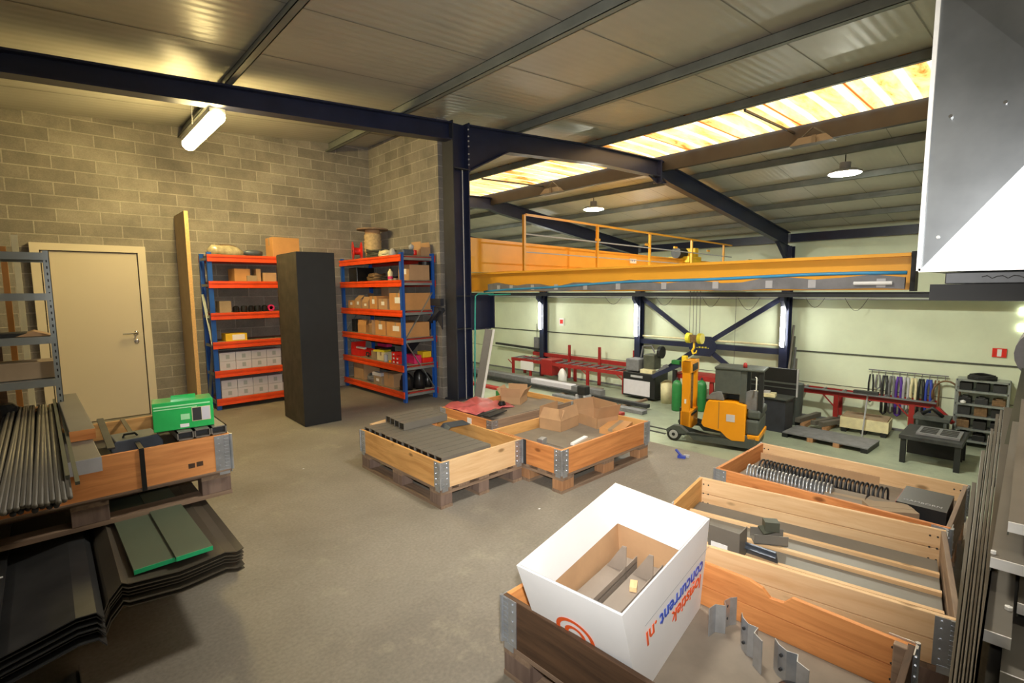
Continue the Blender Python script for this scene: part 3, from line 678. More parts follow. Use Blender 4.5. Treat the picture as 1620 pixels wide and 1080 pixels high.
# carton helper
def carton(loc, size, label, mat='card', rz=0, grp=None, open_=False, stick=True, rx=0, ry=0, flaps=(1, 1, 1, 1), ang=2.2, name='carton', rim=.0):
    w, d, h = size; t = thing(name, label, 'box', loc, rz, grp, rx, ry)
    if open_:
        m = MB(); k = .004
        m.box(-w/2, w/2, -d/2, d/2, 0, k).box(-w/2, w/2, -d/2, -d/2+k, 0, h).box(-w/2, w/2, d/2-k, d/2, 0, h).box(-w/2, -w/2+k, -d/2, d/2, 0, h).box(w/2-k, w/2, -d/2, d/2, 0, h)
        bd = m.build('body', mat, t)
        fl = min(w, d)*.45
        for i, (on, cx, cy, r, ln) in enumerate(((flaps[0], 0, -d/2, 0, w), (flaps[1], w/2, 0, R90, d), (flaps[2], 0, d/2, PI, w), (flaps[3], -w/2, 0, -R90, d))):
            if on:
                a = ang+random.uniform(-.5, .5)
                MB().box(-ln/2, ln/2, 0, fl, -.002, .002, T3(cx, cy, h, r, PI-a+.2)).build('flap', mat, t)
    else:
        bd = MB().box(-w/2, w/2, -d/2, d/2, 0, h).build('body', mat, t, bevel=.003)
        MB().box(-w/2, w/2, -.02, .02, h, h+.001).box(-w/2-.001, -w/2, -.02, .02, h*.6, h).build('tape', 'card_dull', bd)
    if stick: MB().box(-w/2-.0015, -w/2, -d*.2, d*.15, h*.4, h*.75).build('label_sticker', 'white', bd)
    return t

# contents of B and C
solo(MB().box(0, .95, 0, .66, 0, .13).box(.1, .5, .05, .4, .13, .14), 'sheet_pack', 'card_grey', 'grey brown card sheets filling the right middle crate', 'card sheets', loc=(2.86, 2.47, .146), bevel=.004)
carton((3.42, 3.02, .275), (.30, .24, .10), 'open brown carton with raised flaps inside the right middle crate', 'card', .15, open_=True, stick=False, flaps=(1, 0, 1, 1))
carton((3.76, 2.86, .26), (.26, .34, .11), 'big open carton leaning over the right end of the middle group', 'card', -.2, open_=True, stick=False, flaps=(1, 1, 1, 0), ang=1.9)
carton((3.70, 2.58, .275), (.34, .2, .05), 'flat brown carton lying in the near right corner of the right middle crate', 'card_or', .3, stick=False)
ws = thing('white_strip', 'short white plastic strip lying on card in the right middle crate', 'strip', (3.05, 2.53, .288), .20)
MB().box(0, .24, 0, .035, 0, .018).build('strip', 'white', ws); MB().box(0, .24, -.035, 0, -.004, .004).build('card_backing', 'card_dull', ws)
solo(MB().box(0, .08, 0, .05, 0, .055), 'steel_block', 'galv', 'small grey metal block standing in the right middle crate', 'metal block', loc=(2.88, 2.72, .278), rz=.3, bevel=.004)
solo(MB().tube([(0, 0, 0), (0, 0, .16)], .006, 6), 'thin_rod', 'clip', 'thin upright pale rod at the back of the right middle crate', 'rod', loc=(3.52, 3.16, .26))
solo(MB().box(-.52, .52, -.34, .34, 0, .15).box(-.45, .5, -.3, -.0, .15, .175), 'sheet_pack', 'card_grey', 'brown card sheets filling the back crate of the middle group', 'card sheets', loc=(3.56, 3.82, .146), bevel=.004)
pf = MB()
for i in range(7):
    for j in range(5):
        pass
vs = [(i*.09, j*.1, .02*math.sin(i*1.9+j*2.3)+.015*math.sin(j*4.1)) for j in range(6) for i in range(7)]
pf.add(vs, [(j*7+i, j*7+i+1, (j+1)*7+i+1, (j+1)*7+i) for j in range(5) for i in range(6)])
po = solo(pf, 'pink_film', 'pink', 'crumpled pink film lying over the back crate beside the column', 'plastic film', loc=(3.0, 3.72, .345), rz=.05, smooth=True)
sol = po.modifiers.new('s', 'SOLIDIFY'); sol.thickness = .012
solo(MB().box(0, .30, 0, .08, 0, .012).box(.0, .30, .09, .14, 0, .012), 'dark_plate', 'dark_steel', 'pair of dark flat plates on the near edge of the back crate', 'steel plate', loc=(3.0, 3.52, .345), rz=.25)
carton((3.70, 3.92, .32), (.26, .22, .08), 'crumpled open carton in the back crate of the middle group', 'card', .5, open_=True, stick=False, ang=1.7)
solo(MB().lathe([(.03, 0), (.045, .02), (.03, .05)], 12), 'black_pot', 'plastic', 'small black cap beside the crumpled carton in the back crate', 'cap', loc=(3.46, 3.86, .325))

# ------------------------------------------------------------------ right hand crates F, E, G
pallet((3.62, .845, 0), -R90-.0, 'pallet under the crate of metal clips, furthest right at the floor edge')
F = collar((3.62, .845, .144), -R90, 'orange wooden crate of metal clips and cartons at the right floor edge', near='wood_or', far='wood_pale', left='wood_or', right='wood_old')
ROTE = -R90+.155
pallet((2.665, .785, 0), ROTE, 'pallet under the long narrow pale crate, second from the camera on the right', True)
Ecr = collar((2.665, .785, .144), ROTE, 'pale wooden crate holding long grey beams, middle of the right row', near='wood_pale', far='wood_pale', left='wood', right='wood_old', two=True, wid=.87)
ROTG = -R90+.025
pallet((1.665, .81, 0), ROTG, 'pallet under the shade-darkened crate carrying the white box', True)
G = collar((1.665, .81, .144), ROTG, 'wooden crate with shade-darkened front carrying the white printed box, nearest the camera', near='wood_dark', far='wood_or', left='wood_or', right='wood_dark', notch=True)  # near boards coloured dark to stand for the shadow on the front
def addto(o, w): o.matrix_world = o.matrix_world
# E contents: beams along the long side with pale laths between (local x along the crate)
for i, (yy, mat, wv) in enumerate(((-.27, 'taupe', .14), (-.10, 'taupe', .14), (.075, 'taupe', .15), (.26, 'taupe', .16))):
    o = solo(MB().box(-.57, .57, -wv/2, wv/2, 0, .07), 'steel_beam', mat, 'long grey flat beam in the pale crate, %s from the white box side' % ('first', 'second', 'third', 'fourth')[i], 'steel beam', 'long beams in the pale crate', bevel=.003)
    o.matrix_world = T3(2.665, .785, .146, ROTE) @ Matrix.Translation((0, yy, 0))
for i, yy in enumerate((-.185, -.012, .165)):
    o = solo(MB().box(-.57, .57, -.012, .012, 0, .085), 'wood_lath', 'wood_pale', 'pale lath between the long beams in the pale crate, %s from the white box side' % ('first', 'second', 'third')[i], 'wood lath', 'laths in the pale crate')
    o.matrix_world = T3(2.665, .785, .146, ROTE) @ Matrix.Translation((0, yy, 0))
def inE(o, x, y, z, rz=0, rx=0, ry=0): o.matrix_world = T3(2.665, .785, .144, ROTE) @ T3(x, y, z, rz, rx, ry); return o
def inF(o, x, y, z, rz=0, rx=0, ry=0): o.matrix_world = T3(3.62, .845, .144, -R90) @ T3(x, y, z, rz, rx, ry); return o
def inG(o, x, y, z, rz=0, rx=0, ry=0): o.matrix_world = T3(1.665, .81, .144, ROTG) @ T3(x, y, z, rz, rx, ry); return o
e1 = thing('channel_offcut', 'grey channel offcut with a folded flap on the beams of the pale crate', 'steel offcut')
MB().box(-.08, .08, -.045, -.04, 0, .05).box(-.08, .08, .04, .045, 0, .05).box(-.08, .08, -.045, .045, 0, .005).build('channel', 'taupe', e1)
MB().box(-.05, .03, -.03, .02, .005, .012, T3(0, .03, .05, .5, .5)).box(-.02, .05, .0, .055, .05, .10).build('folded_flap', 'olive', e1)
e1.matrix_world = T3(2.66, .90, .236, -R90+.6)
e2 = thing('blue_profile', 'short blue grey profile leaning in the pale crate by the white box', 'steel profile')
MB().box(-.11, .11, -.004, .004, 0, .075).box(-.11, .11, -.02, .004, .05, .056).build('profile', 'blue_steel', e2); e2.matrix_world = T3(2.47, .90, .236, -R90+.02, .5)
e3 = thing('label_bracket', 'grey bracket with a white label beside the right corner of the white box', 'bracket')
MB().box(-.075, .075, -.004, .004, 0, .14).box(.07, .075, 0, .1, 0, .14).build('plate', 'taupe', e3, bevel=.001); MB().box(-.06, .02, -.0065, -.004, .0, .06).build('white_label', 'white', e3)
e3.matrix_world = T3(2.35, 1.0, .235, -R90+.05)
e4 = thing('warning_tag', 'small white tag with a red mark behind the white box', 'tag'); MB().box(-.015, .015, -.001, .001, 0, .05).build('card', 'white', e4); MB().box(-.01, .01, -.003, -.001, .015, .035).build('red_mark', 'red', e4)
inE(e4, -.575, -.12, .18, R90)

# F contents : rows of U clips, cartons, black carton
def uclip():
    pts = [(-.05, .0), (-.05, .045)] + [(.05*math.cos(a), .045+.05*math.sin(a)) for a in [PI-PI*k/6 for k in range(1, 6)]] + [(.05, .045), (.05, 0)]
    return MB().tube([(0, u, v) for u, v in pts], .006, 6).box(-.006, .006, -.065, -.04, -.002, .008).box(-.006, .006, .04, .065, -.002, .008)
uc = uclip().build('pipe_clip', 'galv', None, 0, True); tag(uc, 'x', 'pipe clip', 'bright pipe clips in the right crate')
for i in range(24):
    o = uc if i == 0 else uc.copy()
    if i: COL.objects.link(o)
    o['label'] = 'bright pipe clip in the right crate front row, %s from the left end' % (ordn+['twenty-first', 'twenty-second', 'twenty-third', 'twenty-fourth'])[i] if i else 'bright pipe clip at the left end of the right crate front row'
    inF(o, -.47+i*.0215, -.17+.004*math.sin(i*2.1), .10, .12)
tens = ordn[1:]+['twenty-first', 'twenty-second', 'twenty-third', 'twenty-fourth', 'twenty-fifth', 'twenty-sixth', 'twenty-seventh', 'twenty-eighth', 'twenty-ninth', 'thirtieth']
words = ['first']+tens
uk = uclip().build('pipe_clip', 'dark_steel', None, 0, True); tag(uk, 'x', 'pipe clip', 'dark pipe clips in the right crate')
for i in range(30):
    o = uk if i == 0 else uk.copy()
    if i: COL.objects.link(o)
    o['label'] = ('dark pipe clip in the right crate back row, %s from the left end' % words[i]) if i else 'dark pipe clip at the left end of the back row in the right crate'
    inF(o, -.45+i*.0245, .02+.004*math.sin(i*1.3), .095, -.1)
o = solo(MB().box(-.56, .56, -.36, .36, 0, .095), 'clip_bed', 'card_grey', 'grey card packing under the clips in the right crate', 'packing', bevel=.004); inF(o, 0, 0, .002)
o = solo(MB().box(-.36, .36, -.004, .004, 0, .17), 'card_divider', 'card', 'brown card divider behind the clips in the right crate', 'cardboard'); inF(o, -.17, .22, .01, .05)
for i, (x, yv, s, m, r, lb) in enumerate(((.10, -.20, (.2, .2, .06), 'card_grey', .1, 'square grey brown carton beside the bright clips in the right crate'), (.27, -.16, (.16, .2, .05), 'card_grey', -.1, 'second grey brown carton in the middle of the right crate'), (.33, -.26, (.22, .14, .085), 'card_dull', .6, 'tilted flat carton before the black box in the right crate'))):
    c = carton((0, 0, 0), s, lb, m, stick=False); inF(c, x, yv, .098, r)
bx = thing('black_carton', 'black carton with white lettering in the far right corner of the right crate', 'box')
MB().box(-.11, .11, -.16, .16, 0, .09).build('body', 'black', bx); MB().box(-.112, -.11, -.16, .1, 0, .09).build('red_side', 'dark_red', bx)
lettering('GAMBORN', .035, 'clip', bx, basis((0, -.10, .0915), (1, 0, 0), (0, 1, 0)))
inF(bx, .45, -.0, .098, 0)

# ------------------------------------------------------------------ the white box
Lc_, Bc, Rc, Fc = Vector((1.162, 1.228, .57)), Vector((2.05, 1.43, .57)), Vector((2.006, .917, .57)), Vector((1.199, .807, .57))
Lb, Bb, Rb, Fb = Vector((1.345, 1.27, .152)), Vector((2.0, 1.36, .152)), Vector((2.0, .945, .152)), Vector((1.375, .85, .152))
wb = thing('white_box', 'big open white cardboard box printed in orange and blue, holding brown plates', 'box', (1.65, 1.1, .152))
o0 = Vector((1.65, 1.1, .152))
top = [v-o0 for v in (Lc_, Bc, Rc, Fc)]; bot = [v-o0 for v in (Lb, Bb, Rb, Fb)]
cen_t = sum(top, Vector())/4; cen_b = sum(bot, Vector())/4
ti = [v+(cen_t-v).normalized()*.010 for v in top]; bi = [v+(cen_b-v).normalized()*.010 for v in bot]
def lerp(a, b, t): return a+(b-a)*t
# outer shell, subdivided with a slight bulge
def wallpanel(m, a_b, b_b, b_t, a_t, bulge, n=8):
    nrm = (b_b-a_b).cross(a_t-a_b).normalized(); out = []
    for j in range(n+1):
        for i in range(n+1):
            u, v = i/n, j/n; p = lerp(lerp(a_b, b_b, u), lerp(a_t, b_t, u), v)
            out.append(p-nrm*bulge*math.sin(PI*u)*math.sin(PI*v)*(-1))
    m.add(out, [(j*(n+1)+i, j*(n+1)+i+1, (j+1)*(n+1)+i+1, (j+1)*(n+1)+i) for j in range(n) for i in range(n)])
m = MB()
for i in range(4): wallpanel(m, bot[i], bot[(i+1) % 4], top[(i+1) % 4], top[i], 0.0)
for i in range(4): m.add([top[i], top[(i+1) % 4], ti[(i+1) % 4], ti[i]], [(0, 1, 2, 3)])
m.add(bot, [(0, 1, 2, 3)])
m.build('outer_wall', 'white_box', wb)
m = MB(); mid = [lerp(bi[k], ti[k], .60) for k in range(4)]
for i in range(4): wallpanel(m, bi[i], bi[(i+1) % 4], mid[(i+1) % 4], mid[i], 0.0)
m.add([v+Vector((0, 0, .006)) for v in bi], [(0, 1, 2, 3)]); m.build('inner_wall', 'card', wb)
m = MB(); tt = [v+(cen_t-v).normalized()*.004 for v in ti]; mi_ = [lerp(bi[k], ti[k], .56)+(cen_t-ti[k]).normalized()*.016 for k in range(4)]
for i in range(4): wallpanel(m, mi_[i], mi_[(i+1) % 4], tt[(i+1) % 4], tt[i], 0.0)
m.build('inner_flap', 'white_box', wb)
def decal(me_v, quad, u0, v0, flip=False, off=.0025):
    """lay flat artwork (metres) on the slightly skewed side of the box"""
    a, b_, c_, d_ = quad; Wd = (b_-a).length; Hd = (lerp(d_, c_, .5)-lerp(a, b_, .5)).length; out = []
    for x, y, z in me_v:
        if flip: x, y = -x, -y
        u, v = u0+x/Wd, v0+y/Hd
        p = lerp(lerp(a, b_, u), lerp(d_, c_, u), v); n = (b_-a).cross(d_-a).normalized()
        out.append(p+n*(off+z))
    return out
def redecal(o, *k, **kw):
    me = o.data; vs = decal([tuple(v.co) for v in me.vertices], *k, **kw)
    for v, c in zip(me.vertices, vs): v.co = c
    me.update(); return o
FR = (bot[3], bot[2], top[2], top[3]); LF = (bot[0], bot[3], top[3], top[0])
I4 = Matrix.Identity(4)
redecal(lettering('concurrent', .088, 'txt_blue', wb, I4, name='blue_lettering', bold=.0016), FR, .635, .53, flip=True)
redecal(lettering('.nl', .088, 'txt_orange', wb, Matrix.Translation((.262, 0, 0)), name='orange_lettering', bold=.0016), FR, .635, .53, flip=True)
redecal(lettering('logistiek', .088, 'txt_orange', wb, Matrix.Translation((-.045, .062, 0)), name='orange_lettering', bold=.0016), FR, .635, .53, flip=True)
o = MB().box(-.26, .30, -.064, -.062, 0, .0004).build('grey_rule', 'txt_grey', wb); redecal(o, FR, .635, .53, flip=True)
def ring(r0, r1, a0, a1, n=40):
    m = MB(); vs = []
    for i in range(n+1):
        a = a0+(a1-a0)*i/n; vs += [(r0*math.cos(a), r0*math.sin(a), 0), (r1*math.cos(a), r1*math.sin(a), 0)]
    m.add(vs, [(2*i, 2*i+2, 2*i+3, 2*i+1) for i in range(n)]); return m
redecal(ring(.064, .081, -PI*.9, PI*1.02).build('logo_ring', 'txt_orange', wb), LF, .48, .46, off=.003)
redecal(ring(.028, .044, -PI*.5, PI*1.05).build('logo_ring', 'txt_orange', wb), LF, .48, .46, off=.003)
# brown angle plates inside
for i, (x, y, s) in enumerate(((1.45, 1.16, .10), (1.47, 1.035, .10), (1.50, .93, .09))):
    p = thing('angle_plate', 'grey brown angle plate with upright end inside the white box, %s' % ('by the left wall', 'in the middle', 'by the printed side')[i], 'steel plate', (x-.045, y, .215), .14, 'angle plates inside the white box')
    MB().box(0, .56, 0, s, .045, .051).box(0, .56, 0, .005, 0, .075).build('plate', 'plate_brown', p)
    MB().prism([(0, 0), (s, 0), (s, .045), (.02, .17), (0, .17)], 'x', .44, .446).build('upright_end', 'plate_brown', p)
solo(MB().box(0, .6, 0, .38, 0, .055), 'card_sheet', 'card_dull', 'card sheet on the bottom of the white box', 'cardboard', loc=(1.36, .90, .16), rz=.14)
solo(MB().box(0, .06, 0, .03, 0, .02), 'wood_chip', 'wood_pale', 'small wood block between the plates inside the white box', 'wood block', loc=(1.74, 1.10, .268), rz=.5)

# G contents : card floor, z-shaped brackets, upright plates
o = solo(MB().box(-.57, .57, -.37, .37, 0, .004), 'card_sheet', 'card_grey', 'flat brown card sheet on the floor of the nearest crate', 'cardboard'); inG(o, 0, 0, .003)
def zbracket(label, w, hgt, dx, rz, x, y, z):
    t = thing('sheet_bracket', label, 'bracket', (0, 0, 0), 0, 'folded brackets in the nearest crate')
    MB().strip([(-.06, .05), (-.035, .03), (0, .02), (.03, .035), (.045, .0), (.09, -.01)], 'z', 0, hgt, .003).build('folded_sheet', 'galv', t)
    for q_ in (.3, .75): MB().tube([(-.02, .018, hgt*q_), (-.02, .030, hgt*q_)], .006, 8).build('hole_rim', 'dark_steel', t)
    inG(t, x, y, z, rz); return t
zbracket('folded grey bracket standing in the nearest crate, furthest left of three', .1, .12, 0, -1.5, -.02, .28, .008)
zbracket('folded grey bracket standing in the nearest crate, in the middle of three', .1, .13, 0, -.4, .12, .17, .008)
zbracket('folded grey bracket standing in the nearest crate, furthest right of three', .1, .12, 0, -.2, .27, .13, .008)
o = solo(MB().prism([(-.09, 0), (.05, 0), (.05, .16)], 'y', -.003, .003), 'corner_plate', 'green_board', 'triangular green grey plate standing before the brackets at the bottom edge', 'steel plate'); inG(o, .19, -.21, .008, .1)
o = solo(MB().lathe([(.05, 0), (.06, .02), (.06, .06), (.045, .09), (.02, .1)], 18), 'black_pot', 'plastic', 'black plastic cap standing between the brackets in the nearest crate', 'cap', smooth=True); inG(o, .335, .01, .008)
o = solo(MB().box(-.02, .02, -.015, .015, 0, .2), 'wood_post', 'wood_old', 'grey weathered post in the right corner of the nearest crate', 'wood post', bevel=.004); inG(o, .565, .35, .0)

# ------------------------------------------------------------------ left stack
# supports, long profiles, pallet, crate
pallet((.09, 3.42, 0), 0, 'old pallet under the folded profiles on the left', True)
solo(MB().box(-.45, .6, -.35, .4, 0, .115), 'timber_stack', 'wood_old', 'layer of old timber between pallet and folded profiles on the left', 'timber', loc=(.05, 3.45, .144), bevel=.004)
def profile_pack(name_label, line, y0, y1, n, loc, rz, mat, dz=.019, hooks=True):
    """nested folded sheets, line = cross-section in x,z"""
    for i in range(n):
        ln = [(a, b-i*dz) for a, b in line]
        j = random.uniform(-.015, .015)
        t = MB().strip(ln, 'y', y0+j, y1, .004)
        solo(t, 'folded_profile', mat, name_label % ('topmost', 'second', 'third', 'fourth', 'fifth', 'sixth', 'seventh')[i], 'steel profile', 'folded profiles on the left', loc=loc, rz=rz)
ln1 = [(.07, .30), (.10, .375), (.142, .425), (.16, .412), (.33, .395), (.37, .398), (.50, .412), (.545, .398), (.575, .405)]
profile_pack('long dark folded profile in the right stack under the left pallet, %s in the nest', ln1, 2.40, 3.75, 6, (0, 0, 0), 0, 'edge_a')
ln2 = [(-.50, .33), (-.22, .345), (-.10, .372), (.0, .396), (.055, .392), (.075, .36)]
profile_pack('long shade-darkened folded profile in the left stack under the left pallet, %s in the nest', ln2, 2.28, 3.75, 6, (0, 0, 0), 0, 'dark_steel')  # sheet colour darkened to stand for the dim left corner
for i, (x, w, yv, zt) in enumerate(((.185, .145, 2.43, .424), (.325, .135, 2.405, .435))):
    t = thing('green_edged_board', 'grey green board with bright green edge on the folded profiles, %s one' % ('left', 'right')[i], 'board', (x, yv, zt), .02, 'green edged boards')
    MB().box(0, w, .004, 1.2, 0, .016).build('board', 'green_board', t); MB().box(0, w, 0, .004, -.002, .016).build('edge_strip', 'bright_green', t)
solo(MB().box(-.35, -.2, 2.25, 3.7, 0, .02), 'punched_strip', 'dark_steel', 'dark strip with bright slots at the far left of the shade-darkened profiles', 'steel strip', loc=(0, 0, .372))
sl = MB()
for yv in (2.45, 2.62, 2.85): sl.box(-.235, -.205, yv, yv+.012, .392, .394)
solo(sl, 'slot_clips', 'sheet_edge', 'row of three bright slot edges on the dark strip at far left', 'clips')
pallet((.09, 3.42, .416+.024), 0, 'weathered pallet on the folded profiles, under the left crate', True)
LC = collar((.09, 3.40, .584), 0, 'orange wooden crate stacked on the left pallet with a galvanised corner', near='wood_or', far='wood', left='wood_or', right='wood', grp='pallet collars')
MB().box(-.6, .6, -.407, -.4, -.004, .004).build('lower_lath', 'wood_old', LC)
MB().box(.40, .43, -.401, -.40, .05, .075).box(.437, .467, -.401, -.40, .052, .077).build('brand_stamp', 'wood_dark', LC)
MB().box(-.26-.0, -.24, -.412, -.402, -.01, .2).box(-.26, -.24, -.41, .4, .198, .205).build('black_strap', 'plastic', LC, T=Matrix.Translation((.46, 0, 0)))
ZL = .782
# dark parts in the left crate
solo(MB().box(-.54, .54, -.34, .34, 0, .10), 'sheet_pack', 'dark_steel', 'dark steel parts filling the left crate', 'steel parts', loc=(.09, 3.42, .586))
db = thing('dark_case', 'dark blue grey case lying inside the left crate behind the black strap', 'case', (.30, 3.24, .69), .05)
MB().prism([(-.11, 0), (.11, 0), (.11, .08), (.09, .115), (-.09, .115), (-.11, .08)], 'y', -.08, .1).build('case_body', 'blue_steel', db, bevel=.004); MB().tube([(-.05, -.02, .115), (-.045, -.02, .13), (0, -.02, .13), (.01, -.02, .115)], .006, 6).build('latch', 'black', db)
solo(MB().box(-.07, .07, -.1, .1, 0, .07), 'dark_block', 'black', 'black block left of the dark case in the left crate', 'block', loc=(.13, 3.16, .69), bevel=.004)
solo(MB().bar((0, 0, 0), (0, .62, .03), .03, .008), 'strap_end', 'dark_steel', 'dark flat strap lying across the left crate behind the case', 'strap', loc=(.19, 3.05, .80))
# three square tubes under the green carton
for i in range(3):
    t = thing('steel_tube', 'open ended brown square tube under the green carton, %s of three' % ('left', 'middle', 'right')[i], 'steel tube', (.455+i*.077, 3.02-.0*i, .784), -.0, 'square tubes under the green carton')
    m = MB(); k = .006; w_ = .074; h_ = .045
    m.box(0, w_, 0, .72, 0, k).box(0, w_, 0, .72, h_-k, h_).box(0, k, 0, .72, 0, h_).box(w_-k, w_, 0, .72, 0, h_)
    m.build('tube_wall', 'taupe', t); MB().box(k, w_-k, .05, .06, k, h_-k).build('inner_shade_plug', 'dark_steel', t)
gb = thing('green_carton', 'glossy green carton with a photo label on the left crate', 'box', (.50, 3.07, .832), -.12)
MB().box(-.135, .135, 0, .15, 0, .150).build('body', 'green_box', gb, bevel=.004)
MB().box(-.05, .06, .07, .074, .150, .172).build('handle_flap', 'green_box', gb)
MB().box(.035, .12, -.0015, 0, .035, .11).build('photo_label', 'cream', gb); MB().box(.038, .078, -.0025, -.0015, .038, .107).build('text_panel', 'txt_dark', gb)
MB().box(.080, .117, -.0025, -.0015, .038, .107).build('picture_panel', 'lilac_box', gb)
MB().box(-.13, .12, -.0015, 0, .125, .132).box(-.13, .06, -.0015, 0, .112, .117).build('pale_print', 'txt_green', gb)
MB().box(-.02, .02, -.0015, 0, .01, .028).build('white_print', 'white', gb)
MB().box(-.015, .025, -.0015, 0, .05, .08).build('pale_print', 'txt_green', gb)

# grey flat bars (blocks) beside the rods
t = thing('steel_flat', 'pale grey fronted thick slab lying on the left crate beside the rods', 'slab', (-.02, 2.74, .786), .02)
MB().box(0, .155, 0, .62, 0, .062).build('slab', 'taupe', t, bevel=.003); MB().box(.0, .155, -.003, 0, 0, .062).build('sawn_end', 'clip', t)
t = thing('timber_beam', 'upper beam with bright orange sawn end on the pale slab', 'timber', (.045, 3.10, .851), .02)
MB().box(0, .095, 0, 1.2, 0, .05).build('beam', 'taupe', t, bevel=.003); MB().box(0, .095, -.003, 0, 0, .05).build('sawn_end', 'wood_or', t)
# rods
rodm = MB().tube([(0, 0, 0), (0, 2.0, 0)], .0085, 8).build('rod', 'edge_b', None, 0, True); rodm.name = 'steel_rod'; tag(rodm, 'x', 'steel rod', 'long round rods on the left crate')
NR = 16
for i in range(NR):
    o = rodm if i == 0 else rodm.copy()
    if i: COL.objects.link(o)
    x = -.20+i*.0145; y0 = 2.20+.018*(NR-i)*.2+random.uniform(-.03, .03)
    o['label'] = 'long grey rod on the left crate, %s from the left in the upper layer' % ordn[i]
    o.matrix_world = T3(x, y0, .858+random.uniform(-.002, .002), .0+random.uniform(-.006, .006))
rod2 = MB().tube([(0, 0, 0), (0, 1.95, 0)], .009, 8).build('rod', 'dark_steel', None, 0, True); rod2.name = 'steel_rod'; tag(rod2, 'x', 'steel rod', 'lower rods on the left crate')
for i in range(12):
    o = rod2 if i == 0 else rod2.copy()
    if i: COL.objects.link(o)
    o['label'] = 'dark rod in the lower layer on the left crate, %s from the left' % ordn[i]
    o.matrix_world = T3(-.21+i*.0175, 2.26+random.uniform(-.03, .03), .838, 0)
solo(MB().box(-.30, .02, .0, .09, 0, .043), 'support_block', 'wood_old', 'wooden bearer under the rods on the left crate', 'timber', loc=(0, 3.05, .784))
solo(MB().box(-.30, .02, .0, .09, 0, .043), 'support_block', 'wood_old', 'second wooden bearer under the rods near the shelf', 'timber', loc=(0, 3.70, .784))
for i, (x, y0, ln, zz) in enumerate(((.036, 2.32, 1.9, .87), (.012, 2.42, 1.85, .872))):
    solo(MB().box(0, .013, 0, ln, 0, .012), 'angle_bar', 'olive', 'slim %s bar lying right of the round rods' % ('right hand square', 'left hand square')[i], 'steel bar', 'slim bars beside the rods', loc=(x, y0, zz), rz=.006)

# ------------------------------------------------------------------ grey perforated shelf, left
gs = thing('storage_shelf', 'grey perforated steel shelf unit at the left edge before the door', 'shelf', (.05, 4.02, 0))
def perf_post(x, y):
    m = MB().box(x-.028, x, y, y+.003, .0, 1.80).box(x-.003, x, y, y+.03, .0, 1.80); return m
for x, y in ((0, 0), (0, .36), (-1.1, 0), (-1.1, .36)): perf_post(x, y).build('post', 'shelf_grey', gs)
ho = MB()
for k in range(46): ho.box(-.017, -.011, -.001, .0, .06+k*.038, .06+k*.038+.016)
ho.build('post_holes', 'black', gs)
for z in (1.745, 1.51, 1.255, 1.00, .74):
    MB().box(-1.1, -.003, -.003, 0, z, z+.042).box(-1.1, -.003, .36, .363, z, z+.042).box(-1.1, 0, 0, .36, z+.036, z+.042).build('shelf_level', 'shelf_grey', gs)
carton((-.10, 4.18, 1.045), (.26, .2, .10), 'long brown carton on the grey shelf, third level down', 'card_dull', 0, stick=False)
carton((-.04, 4.2, .785), (.1, .18, .06), 'small open carton on the lowest visible grey shelf level', 'card_or', 0, stick=False)
solo(MB().prism([(-.08, 0), (.08, 0), (.0, .03)], 'y', 0, .2), 'cardboard_wedge', 'card', 'folded card on the second grey shelf level', 'cardboard', loc=(-.05, 4.06, 1.30))
solo(MB().box(-.30, -.08, 0, .2, 0, .02), 'dark_tray', 'rubber', 'dark flat tray on the second grey shelf level', 'tray', loc=(0, 4.08, 1.30))
solo(MB().lathe([(.06, 0), (.07, .02), (.07, .1), (.05, .12)], 16), 'black_roll', 'plastic', 'black roll on the lowest visible grey shelf level', 'roll', loc=(-.22, 4.15, .785))
for i, (x, z1, mt) in enumerate(((-.03, 1.98, 'cream'), (-.10, 1.9, 'card_or'), (-.20, 2.3, 'cream'), (-.29, 2.5, 'card_dull'))):
    solo(MB().box(0, .035, 0, .03, 0, z1), 'upright_lath', mt, 'upright wooden lath behind the grey shelf, %s from the door' % ('first', 'second', 'third', 'fourth')[i], 'wood lath', 'laths behind the grey shelf', loc=(x-.1, 5.2+.1*i, 0), rx=0)
solo(MB().box(-.9, -.27, 0, .02, 0, 1.75), 'dark_board', 'wood_dark', 'dark panel standing behind the grey shelf', 'panel', loc=(0.05, 4.75, 0))

# ------------------------------------------------------------------ bottom-left loose plates
for i, (x, y, w, ln, mt) in enumerate(((-.36, 1.9, .09, .55, 'olive'), (-.155, 2.2, .05, .42, 'taupe'))):
    solo(MB().box(0, w, 0, ln, 0, .02), 'floor_plate', mt, 'loose flat bar on the floor at the bottom left, %s' % ('at the picture edge', 'second from the edge')[i], 'steel bar', 'loose bars at the bottom left', loc=(x, y, 0), rz=.04)
t = thing('floor_profile', 'small folded profile lying on the floor at the bottom left', 'steel profile', (-.045, 2.20, 0), .02)
MB().box(0, .05, 0, .42, 0, .004).box(.046, .05, 0, .42, 0, .03).build('folded_sheet', 'taupe', t)

# ------------------------------------------------------------------ chipboard leaning on edge
t = thing('chipboard_panel', 'tall chipboard panel standing on end beside the left rack', 'panel', (1.33, 7.2, 0))
MB().box(0, .042, 0, .60, 0, 2.53).build('panel_face', 'chip_side', t); MB().box(0, .042, -.002, 0, 0, 2.53).build('cut_edge', 'chip', t)

